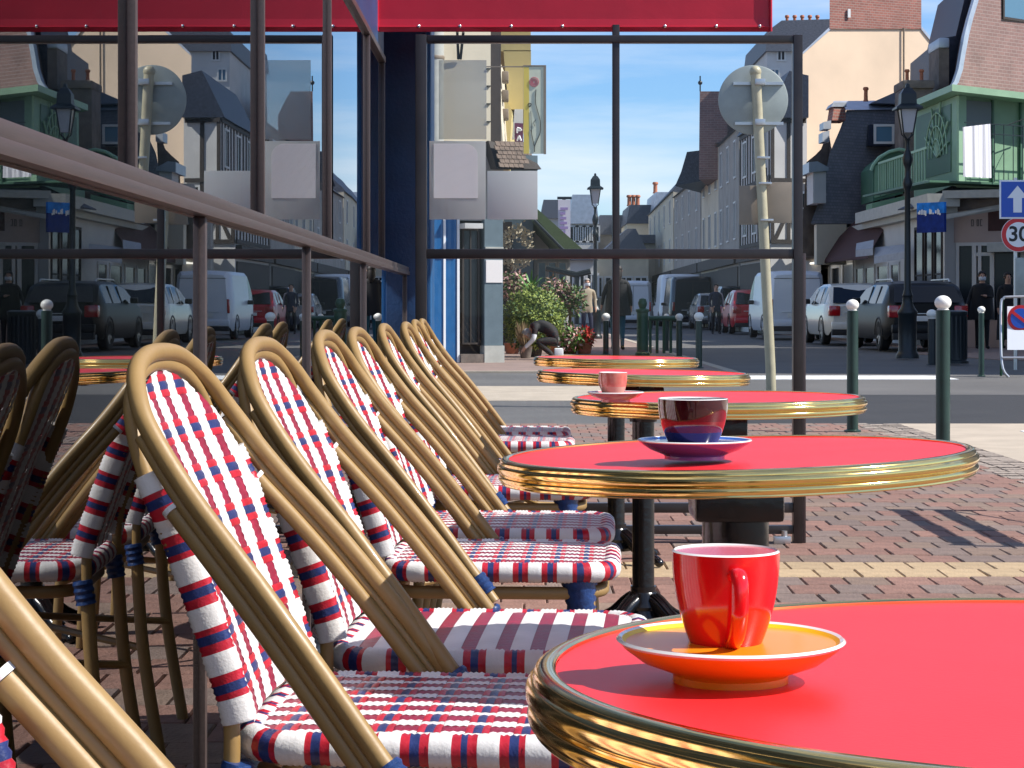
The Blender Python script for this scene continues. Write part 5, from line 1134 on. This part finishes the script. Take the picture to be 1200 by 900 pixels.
# dark litter bin beside lamp
T = thing('litter_bin', 'dark green ribbed litter bin behind the nearest bollard', 'bin', (PX(1117, 33.5), 33.5, 0))
m = MB(); m.lathe([(.25, 0), (.25, .04), (.22, .06), (.22, .78), (.235, .80), (.235, .85), (.18, .87)], seg=28); part(m, 'body', 'lamp_iron', T)
m = MB()
for k in range(20): a = 2*pi*k/20; m.box(.218, .232, -.012, .012, .08, .77); 
m = MB()
for k in range(20):
    n = len(m.v); m.box(.219, .230, -.013, .013, .08, .77); m.xf(Matrix.Rotation(2*pi*k/20, 4, 'Z'), n)
part(m, 'slats', 'green_dark' if False else 'lamp_iron', T, smooth=False)

# ================================================================== CARS
def lerp_tab(tab, y):
    for (a, va), (b, vb) in zip(tab, tab[1:]):
        if y <= b: t = (y-a)/(b-a); return va+(vb-va)*t
    return tab[-1][1]
def car(X, d, label, paint, L=4.3, W=1.75, H=1.5, kind='estate', yaw=0, name='parked_car', plate=True, roofrails=False, group='cars parked along the right kerb', flip=False):
    """origin at rear centre on the ground, the car points to +y"""
    T = thing(name, label, 'van' if 'van' in name else 'car', (X, d, 0), yaw, group)
    h = W/2
    if kind == 'estate': roof = [(0, .98), (.10, 1.02), (.42, H-.06), (.75, H), (2.2, H+.01), (2.9, H-.08), (3.55, 1.02), (L, .80)]; gl = (.16, 3.45)
    elif kind == 'hatch': roof = [(0, .95), (.08, 1.0), (.55, H-.05), (.9, H), (1.9, H), (2.5, H-.08), (3.2, 1.0), (L, .74)]; gl = (.15, 3.1)
    else: roof = [(0, H-.12), (.10, H-.02), (.5, H), (3.2, H), (3.6, H-.25), (4.2, 1.15), (L, .85)]; gl = (3.2, 4.1)
    belt = 1.0 if kind != 'van' else 1.15
    ny = 30; ring = []
    m = MB(); st = []
    for i in range(ny+1):
        y = L*i/ny; zr = lerp_tab(roof, y)
        endf = min(1, .80+.20*min(1, (y/.45)**.5)) * min(1, .84+.16*min(1, (L-y)/.5))
        hb = h*endf; zl = .24+(.10 if y < .25 or y > L-.3 else 0)
        tr = h*endf*(.80 if kind != 'van' else .90)
        top = max(zr, .7); bz = min(belt, top-.02)
        taper = (top-bz)/max(.01, (H-belt)); hr = hb*.97-(hb*.97-tr)*min(1, taper)
        secs = [(hb*.93, zl), (hb, zl+.12), (hb*1.0, .62), (hb*.985, bz-.06), (hb*.965, bz), (hr*1.0, bz+(top-bz)*.86 if top-bz > .1 else bz+.01), (hr*.9, top-.01), (hr*.5, top+.012), (0, top+.018)]
        st.append((y, secs))
    K = len(st[0][1])
    # longitudinal rake of the tail: pull lower body back and glass forward
    for (y, secs) in st:
        for sgn in (1, -1):
            for (x, z) in secs: m.v.append(Vector((x*sgn, y, z)))
    for i in range(ny):
        y = L*(i+.5)/ny
        for sgn in (0, 1):
            for k in range(K-1):
                a = i*2*K+sgn*K+k; b = a+1; c = a+2*K+1; e = a+2*K
                f_ = (a, e, c, b) if sgn == 0 else (a, b, c, e)
                mt = 0
                if kind != 'van' and k == 4 and gl[0]+.25 < y < gl[1]-.2: mt = 1
                if kind != 'van' and k in (6, 7, 5) and lerp_tab(roof, y) < H-.05 and y > L*.5 and y < gl[1]: mt = 1
                if kind == 'van' and k in (4,) and 3.2 < y < 4.05: mt = 1
                if kind == 'van' and k in (5, 6, 7) and 3.5 < y < 4.2: mt = 1
                m.f.append(f_); m.m.append(mt)
    # end caps
    for i in (0, ny):
        for k in range(K-1):
            a = i*2*K+k; b = a+1; c = i*2*K+K+k+1; e = i*2*K+K+k
            m.f.append((a, b, c, e) if i == 0 else (b, a, e, c)); m.m.append(0)
    part(m, 'body', [paint, 'car_glass'], T, ang=32)
    if kind != 'van':
        tr = h*.72; y0, y1 = lerp_inv(roof, .99), lerp_inv(roof, H-.09)
        m = MB(); m.prism([(-h*.80, y0-.02, 1.02), (h*.80, y0-.02, 1.02), (h*.70, y1-.02, H-.10), (-h*.70, y1-.02, H-.10)], (0, .02, .012)); part(m, 'rear_window', 'car_glass', T, smooth=False)
        for s_ in (-1, 1):
            m = MB(); m.box(s_*h*.60, s_*h*.93, -.03, .22, .70, .96, bev=.045); part(m, 'tail_light', 'tail_red', T)
            for yy in (gl[0]+1.05, gl[0]+1.95):
                m = MB(); m.prism([(s_*h*.962, yy-.03, belt+.0), (s_*h*.962, yy+.04, belt+.0), (s_*h*.82, yy+.04, H-.09), (s_*h*.82, yy-.03, H-.09)], (s_*.012, 0, 0)); part(m, 'door_pillar', paint, T, smooth=False)
    else:
        for s_ in (-1, 1):
            m = MB(); m.box(s_*h*.78, s_*h*.875, -.02, .1, .75, 1.15, bev=.015); part(m, 'tail_light', 'tail_red', T)
        m = MB(); m.box(-.008, .008, -.012, .01, .45, H-.2); m.box(-h*.75, h*.75, -.012, .01, H-.22, H-.205); part(m, 'door_gap', 'plastic_black', T, smooth=False)
    m = MB(); m.box(-h*.86, h*.86, -.06, .10, .38, .56, bev=.03); part(m, 'rear_bumper', paint, T)
    m = MB(); m.box(-h*.5, h*.5, -.068, -.04, .775, .795, bev=.004); part(m, 'chrome_strip', 'steel', T)
    m = MB(); m.box(-h*.84, h*.84, -.045, .1, .24, .385, bev=.02); part(m, 'lower_bumper', 'plastic_black', T)
    m = MB(); m.box(-.26, .26, -.075 if kind != 'van' else -.02, -.055 if kind != 'van' else .0, .63 if kind != 'van' else .62, .74, bev=.003); part(m, 'number_plate', 'plate', T)
    for s_ in (-1, 1):
        for yy in (.78, L-.85):
            w_ = MB(); w_.lathe([(.19, -.10), (.30, -.10), (.325, -.07), (.325, .07), (.30, .10), (.19, .10)], seg=24, cap=False); w_.xf(Matrix.Translation((s_*(h-.10), yy, .325)) @ Matrix.Rotation(pi/2, 4, 'Y')); wh = part(w_, 'wheel', 'tyre', T)
            r_ = MB(); r_.lathe([(.195, -.07), (.195, .07), (.15, .085), (.05, .06), (1e-6, .06)], seg=24)
            if s_ < 0: r_.xf(Matrix.Scale(-1, 4, (0, 0, 1)))
            for k in range(5):
                n = len(r_.v); r_.box(.03, .19, -.022, .022, .085*s_, .097*s_); r_.xf(Matrix.Rotation(2*pi*k/5, 4, 'Z'), n)
            r_.xf(Matrix.Translation((s_*(h-.10), yy, .325)) @ Matrix.Rotation(pi/2, 4, 'Y')); part(r_, 'rim', 'rim', wh)
            m = MB(); m.tube([(s_*(h-.012), yy+.37*cos(a), .33+.37*sin(a)) for a in [pi*q/12 for q in range(13)]], .028, 6); part(m, 'wheel_arch', 'plastic_black', T)
        m = MB(); m.box(s_*h*.98, s_*(h+.16), L*.62, L*.62+.10, 1.0, 1.13, bev=.03); part(m, 'wing_mirror', 'plastic_black', T)
        if roofrails: m = MB(); m.tube([(s_*h*.68, .7, H-.01), (s_*h*.68, .8, H+.05), (s_*h*.68, 2.4, H+.05), (s_*h*.68, 2.5, H)], .018, 6); part(m, 'roof_rail', 'steel', T)
    m = MB(); m.box(-h*.25, h*.25, .25, .5, .3, .32); part(m, 'underbody', 'plastic_black', T, smooth=False)
    return T
def lerp_inv(tab, z):
    for (a, va), (b, vb) in zip(tab, tab[1:]):
        if va <= z <= vb: return a+(b-a)*(z-va)/(vb-va) if vb > va else a
    return tab[1][0]
car(PX(1088, 42.5), 42.5, 'dark estate car with roof rails parked behind the street lamp', 'car_black', L=4.6, W=1.78, H=1.46, roofrails=True, yaw=.02)
car(PX(1010, 49.5), 49.5, 'white hatchback with red tail lamp parked between the van and the dark estate', 'car_white', L=4.1, W=1.72, H=1.50, kind='hatch', yaw=.015)
car(PX(934, 58), 58, 'plain white delivery van parked behind the dark frame post', 'van_white', L=4.6, W=1.75, H=1.95, kind='van', name='parked_van', yaw=.01)
car(PX(886, 70), 70, 'bright red hatchback parked beyond the white van', 'car_red', L=4.0, W=1.70, H=1.52, kind='hatch')
car(PX(868, 77.5), 77.5, 'dark navy estate car parked beyond the red hatchback', 'car_navy', L=4.5, W=1.8, H=1.72, yaw=-.01)
car(PX(840, 84), 84, 'silver car partly hidden near the far end of the parked row', 'car_silver', L=4.2, W=1.7, H=1.5, kind='hatch')
car(PX(812, 92), 92, 'dark blue van with pale upper body at the far end of the parked row', 'car_navy', L=5.0, W=2.1, H=2.3, kind='van', name='parked_van')
car(PX(800, 98), 98, 'pale blue box van behind the dark blue van', 'van_white', L=5.5, W=2.2, H=2.5, kind='van', name='parked_van')
car(PX(742, 88), 88, 'white van in the middle of the far street, beside the pedestrians', 'van_white', L=4.8, W=1.75, H=2.05, kind='van', name='parked_van')

# ================================================================== PEOPLE
def person(loc, rz, label, joints, edges, colour, extras=None, subdiv=2, scale=1):
    """joints: name -> (pos, radius); edges between joints; colour(p, limb) -> material slot"""
    names = list(joints); idx = {n: i for i, n in enumerate(names)}
    me = bpy.data.meshes.new('body'); me.from_pydata([joints[n][0] for n in names], [(idx[a], idx[b]) for a, b in edges], []); me.update()
    o = bpy.data.objects.new('body', me); C.objects.link(o)
    sk = o.modifiers.new('skin', 'SKIN'); sk.use_smooth_shade = True
    for i, n in enumerate(names):
        sv = me.skin_vertices[0].data[i]; r = joints[n][1]; sv.radius = r if isinstance(r, tuple) else (r, r); sv.use_root = (n == 'pelvis')
    sb_ = o.modifiers.new('sub', 'SUBSURF'); sb_.levels = subdiv; sb_.render_levels = subdiv
    bpy.context.view_layer.update()
    m2 = bpy.data.meshes.new_from_object(o.evaluated_get(bpy.context.evaluated_depsgraph_get())); bpy.data.objects.remove(o)
    mats_ = colour['mats']
    m2.materials.clear()
    for q in mats_: m2.materials.append(M(q))
    segs = [(Vector(joints[a][0]), Vector(joints[b][0]), a, b) for a, b in edges]
    for p in m2.polygons:
        c = p.center; best = None
        for (a, b, na, nb) in segs:
            ab = b-a; t = max(0, min(1, (c-a).dot(ab)/max(1e-9, ab.length_squared))); dd = (c-(a+ab*t)).length
            if best is None or dd < best[0]: best = (dd, na, nb, t)
        p.material_index = colour['f'](best[1], best[2], best[3], c); p.use_smooth = True
    T = thing('person', label, 'person', loc, rz)
    b = bpy.data.objects.new('body', m2); C.objects.link(b); b.parent = T; T.scale = (scale,)*3
    if extras: extras(T)
    return T
def standing(lean=0, armL=None, armR=None, coat=1.0, stride=.0):
    J = {'pelvis': ((0, 0, .93), (.15, .11)), 'waist': ((0, -.01, 1.08), (.14, .105)), 'chest': ((0, 0, 1.28), (.175, .12)), 'shoulders': ((0, .01, 1.42), (.13, .09)), 'neck': ((0, .0, 1.50), .055), 'chin': ((0, -.01, 1.57), (.068, .075)), 'head': ((0, 0, 1.66), (.078, .092)), 'crown': ((0, .005, 1.73), (.055, .065))}
    E = [('pelvis', 'waist'), ('waist', 'chest'), ('chest', 'shoulders'), ('shoulders', 'neck'), ('neck', 'chin'), ('chin', 'head'), ('head', 'crown')]
    for s_, n, arm in ((-1, 'l', armL), (1, 'r', armR)):
        J['hip'+n] = ((s_*.09, 0, .86), .095); J['knee'+n] = ((s_*.10, -.02-stride*s_, .48), .062); J['ankle'+n] = ((s_*.10, .02-stride*s_*1.6, .09), .042); J['heel'+n] = ((s_*.105, .03-stride*s_*1.6, .045), .042); J['toe'+n] = ((s_*.115, -.14-stride*s_*1.6, .035), .035)
        E += [('pelvis', 'hip'+n), ('hip'+n, 'knee'+n), ('knee'+n, 'ankle'+n), ('ankle'+n, 'heel'+n), ('heel'+n, 'toe'+n)]
        a = arm or [(s_*.24, .03, 1.16), (s_*.26, -.05, .93)]
        J['sh'+n] = ((s_*.19, .01, 1.40), .065); J['el'+n] = (a[0], .048); J['wr'+n] = (a[1], .032)
        dv = (Vector(a[1])-Vector(a[0])).normalized(); pal = Vector(a[1])+dv*.06; J['palm'+n] = (tuple(pal), (.035, .02))
        E += [('shoulders', 'sh'+n), ('sh'+n, 'el'+n), ('el'+n, 'wr'+n), ('wr'+n, 'palm'+n)]
        for k in range(4):
            off = Vector(((k-1.5)*.004, (k-1.5)*.017, 0)); q = pal+off+dv*(.05+.012*(k in (1, 2))); J['f%d%s' % (k, n)] = (tuple(q), .0085); q2 = q+dv*.03+Vector((-s_*.012, 0, 0)); J['g%d%s' % (k, n)] = (tuple(q2), .0075)
            E += [('palm'+n, 'f%d%s' % (k, n)), ('f%d%s' % (k, n), 'g%d%s' % (k, n))]
        q = pal+Vector((-s_*.01, -.045, .0))+dv*.012; J['th'+n] = (tuple(q), .010); J['ti'+n] = (tuple(q+dv*.03), .0085); E += [('palm'+n, 'th'+n), ('th'+n, 'ti'+n)]
    return J, E
def cf(top, legs, shoe, skin=0, hem=.80, head=None):
    def f(a, b, t, c):
        if any(b.startswith(k) for k in ('palm', 'f0', 'f1', 'f2', 'f3', 'g0', 'g1', 'g2', 'g3', 'th', 'ti')): return skin
        if b in ('chin', 'head', 'crown'): return skin if head is None or c.z < 1.56 else skin
        if b.startswith('heel') or b.startswith('toe') or (b.startswith('ankle') and t > .97): return shoe
        if b.startswith('hip') or b.startswith('knee') or b.startswith('ankle'): return legs if c.z < hem else top
        return top
    return f
def coat(T, m_, z0, z1, rx=.22, ry=.17, seed=1, sleeves=None):
    r = random.Random(seed); m = MB(); n = 20; K = 7; base = []
    for j in range(K):
        t = j/(K-1); z = z1+(z0-z1)*t
        for i in range(n):
            a = 2*pi*i/n; f_ = .82+.22*t+.05*sin(a*5+seed)*t+.03*sin(a*9+j)*t; m.v.append(Vector((rx*f_*cos(a), ry*f_*sin(a), z)))
    for j in range(K-1):
        for i in range(n): l = (i+1) % n; m.f.append((j*n+i, (j+1)*n+i, (j+1)*n+l, j*n+l)); m.m.append(0)
    part(m, 'coat', m_, T)
def with_coat(kit, *a, **k):
    def ex(T): kit(T); coat(T, *a, **k)
    return ex
def face_kit(hair, haircol, mask=None, long=False, cz=1.655):
    def ex(T):
        m = MB(); pts = []
        m.ball((0, .018, cz+.028), .097, 18, 12, sz=1.02); keep = MB()
        for i, f_ in enumerate(m.f):
            c = sum((m.v[q] for q in f_), Vector())/len(f_)
            if c.y > -.045 or c.z > cz+.085: keep.poly([m.v[q] for q in f_])
        if long: keep.tube([(0, .06, cz), (0, .085, cz-.12), (0, .08, cz-.24)], [.085, .095, .05], 12)
        part(keep, 'hair', haircol, T, fix=True)
        for s_ in (-1, 1):
            m = MB(); m.ball((s_*.031, -.083, cz+.008), .010, 8, 6); part(m, 'eye', 'sign_black', T)
            m = MB(); m.ball((s_*.083, .005, cz-.005), .018, 8, 6); part(m, 'ear', 'skin', T)
        m = MB(); m.tube([(0, -.082, cz+.005), (0, -.106, cz-.028), (0, -.09, cz-.036)], [.008, .013, .009], 8); part(m, 'nose', 'skin', T)
        m = MB(); m.tube([(-.022, -.086, cz-.058), (0, -.092, cz-.056), (.022, -.086, cz-.058)], .005, 6); part(m, 'mouth', mat('lips', (.35, .10, .09), .5) if 'lips' not in MATS else 'lips', T)
        if mask:
            m = MB(); g3 = []
            for j in range(6):
                for i in range(9):
                    a = (i-4)/4*1.15; z = cz-.012-.085*j/5; r = .100+.012*cos(a)*sin(pi*j/5); g3.append(Vector((r*sin(a)*.86, -r*cos(a)*1.03, z)))
            n = 0; m.v = g3+[v*1 + Vector((0, .004, 0)) for v in g3]
            for j in range(5):
                for i in range(8): q = j*9+i; m.f.append((q, q+9, q+10, q+1)); m.m.append(0); m.f.append((q+54, q+55, q+64, q+63)); m.m.append(0)
            part(m, 'face_mask', mask, T)
    return ex
J, E = standing(armL=[(-.23, -.02, 1.16), (-.16, -.16, 1.05)], armR=[(.25, .03, 1.16), (.24, -.06, .94)], stride=.06)
person((PX(688, 57), 57, 0), .25, 'pedestrian in beige jacket and grey scarf mask walking towards the flower shop', J, E, {'mats': ['skin', 'cloth_beige', 'cloth_navy', 'cloth_black'], 'f': cf(1, 2, 3)}, face_kit(None, 'hair_grey', 'mask_grey'), scale=.97)
J, E = standing(armL=[(-.27, .05, 1.16), (-.28, .0, .93)], armR=[(.29, .03, 1.17), (.33, -.02, .95)], stride=.04)
person((PX(724, 44), 44, 0), pi*.96, 'pedestrian in a dark coat seen from behind, walking away beyond the glass screen', J, E, {'mats': ['skin', 'cloth_black', 'cloth_teal', 'cloth_black'], 'f': cf(1, 2, 3, hem=.72)}, with_coat(face_kit(None, 'hair_dark', None, True), 'cloth_black', .72, 1.38, .27, .2, 3), scale=1.03)
J, E = standing(armL=[(-.28, .02, 1.16), (-.36, -.10, 1.0)], armR=[(.22, -.05, 1.17), (.06, -.19, 1.20)], stride=.05)
person((PX(1151, 45.2), 45.2, 0), -.1, 'pedestrian all in black with covered face in front of the pink shop', J, E, {'mats': ['skin', 'cloth_black', 'cloth_black', 'cloth_black'], 'f': cf(1, 2, 3)}, with_coat(face_kit(None, 'hair_dark', 'mask_grey', True), 'cloth_black', .66, 1.40, .27, .2, 5), scale=.97)
J, E = standing(stride=.03)
person((PX(1181, 45.8), 45.8, 0), .2, 'second dark clothed pedestrian behind the no parking board', J, E, {'mats': ['skin', 'cloth_black', 'cloth_navy', 'cloth_black'], 'f': cf(1, 2, 3)}, with_coat(face_kit(None, 'hair_dark', None), 'cloth_black', .2, 1.38, .26, .2, 8), scale=.96)
J, E = standing(armL=[(-.24, -.04, 1.16), (-.2, -.1, .95)], stride=.05)
person((PX(839, 70), 70, 0), .1, 'distant dark clothed pedestrian beside the parked cars', J, E, {'mats': ['skin', 'cloth_navy', 'cloth_black', 'cloth_black'], 'f': cf(1, 2, 3)}, face_kit(None, 'hair_dark', None), scale=.97)
# crouching gardener, side on, facing left
J = {'pelvis': ((.20, 0, .34), (.15, .13)), 'waist': ((.10, 0, .50), (.135, .125)), 'chest': ((-.06, 0, .60), (.15, .135)), 'shoulders': ((-.19, 0, .60), (.12, .105)), 'neck': ((-.25, 0, .545), .052), 'chin': ((-.28, 0, .50), (.065, .06)), 'head': ((-.33, 0, .44), (.082, .078)), 'crown': ((-.36, 0, .38), (.055, .055))}
E = [('pelvis', 'waist'), ('waist', 'chest'), ('chest', 'shoulders'), ('shoulders', 'neck'), ('neck', 'chin'), ('chin', 'head'), ('head', 'crown')]
for s_, n in ((-1, 'l'), (1, 'r')):
    J['hip'+n] = ((.18, s_*.10, .32), .095); J['knee'+n] = ((-.16, s_*.15, .32), .068); J['ankle'+n] = ((.10, s_*.13, .09), .044); J['heel'+n] = ((.13, s_*.13, .045), .042); J['toe'+n] = ((-.04, s_*.14, .035), .036)
    E += [('pelvis', 'hip'+n), ('hip'+n, 'knee'+n), ('knee'+n, 'ankle'+n), ('ankle'+n, 'heel'+n), ('heel'+n, 'toe'+n)]
    J['sh'+n] = ((-.19, s_*.17, .57), .06); J['el'+n] = ((-.22, s_*.22, .36), .045); J['wr'+n] = ((-.36, s_*.14, .22), .032); J['palm'+n] = ((-.40, s_*.13, .18), (.03, .02))
    E += [('shoulders', 'sh'+n), ('sh'+n, 'el'+n), ('el'+n, 'wr'+n), ('wr'+n, 'palm'+n)]
    for k in range(4):
        J['f%d%s' % (k, n)] = ((-.43-.005*(k in (1, 2)), s_*.13+(k-1.5)*.016, .14), .0085); J['g%d%s' % (k, n)] = ((-.44, s_*.13+(k-1.5)*.017, .11), .0075); E += [('palm'+n, 'f%d%s' % (k, n)), ('f%d%s' % (k, n), 'g%d%s' % (k, n))]
    J['th'+n] = ((-.385, s_*.09, .155), .010); J['ti'+n] = ((-.405, s_*.085, .125), .0085); E += [('palm'+n, 'th'+n), ('th'+n, 'ti'+n)]
def cg(a, b, t, c):
    if any(b.startswith(k) for k in ('palm', 'f0', 'f1', 'f2', 'f3', 'g0', 'g1', 'g2', 'g3', 'th', 'ti')) or b in ('chin', 'head', 'crown'): return 0
    if b.startswith('wr') or (b.startswith('el') and t > .6): return 2
    if b.startswith('heel') or b.startswith('toe'): return 3
    if b == 'pelvis' or (a == 'pelvis' and c.z < .40 and c.x > .22): return 2
    return 1
def gx(T):
    m = MB(); m.ball((-.335, 0, .455), .096, 16, 12); k2 = MB()
    for f_ in m.f:
        c = sum((m.v[q] for q in f_), Vector())/len(f_)
        if (c-Vector((-.335, 0, .455))).dot(Vector((.3, 0, .9))) > -.03 or c.x > -.32: k2.poly([m.v[q] for q in f_])
    part(k2, 'hair', 'hair_grey', T, fix=True)
    m = MB(); m.tube([(-.40, 0, .41), (-.425, 0, .40)], [.014, .008], 8); part(m, 'nose', 'skin', T)
    for s_ in (-1, 1): m = MB(); m.ball((-.32, s_*.082, .45), .018, 8, 6); part(m, 'ear', 'skin', T)
    m = MB(); m.box(.14, .30, -.13, .13, .03, .20, bev=.03); part(m, 'white_apron', 'cloth_white', T)
person((PX(640, 36), 36, 0), 0, 'gardener crouching over plants in a black top with white trim beside the round bush', J, E, {'mats': ['skin', 'cloth_black', 'cloth_white', 'cloth_black'], 'f': cg}, gx)
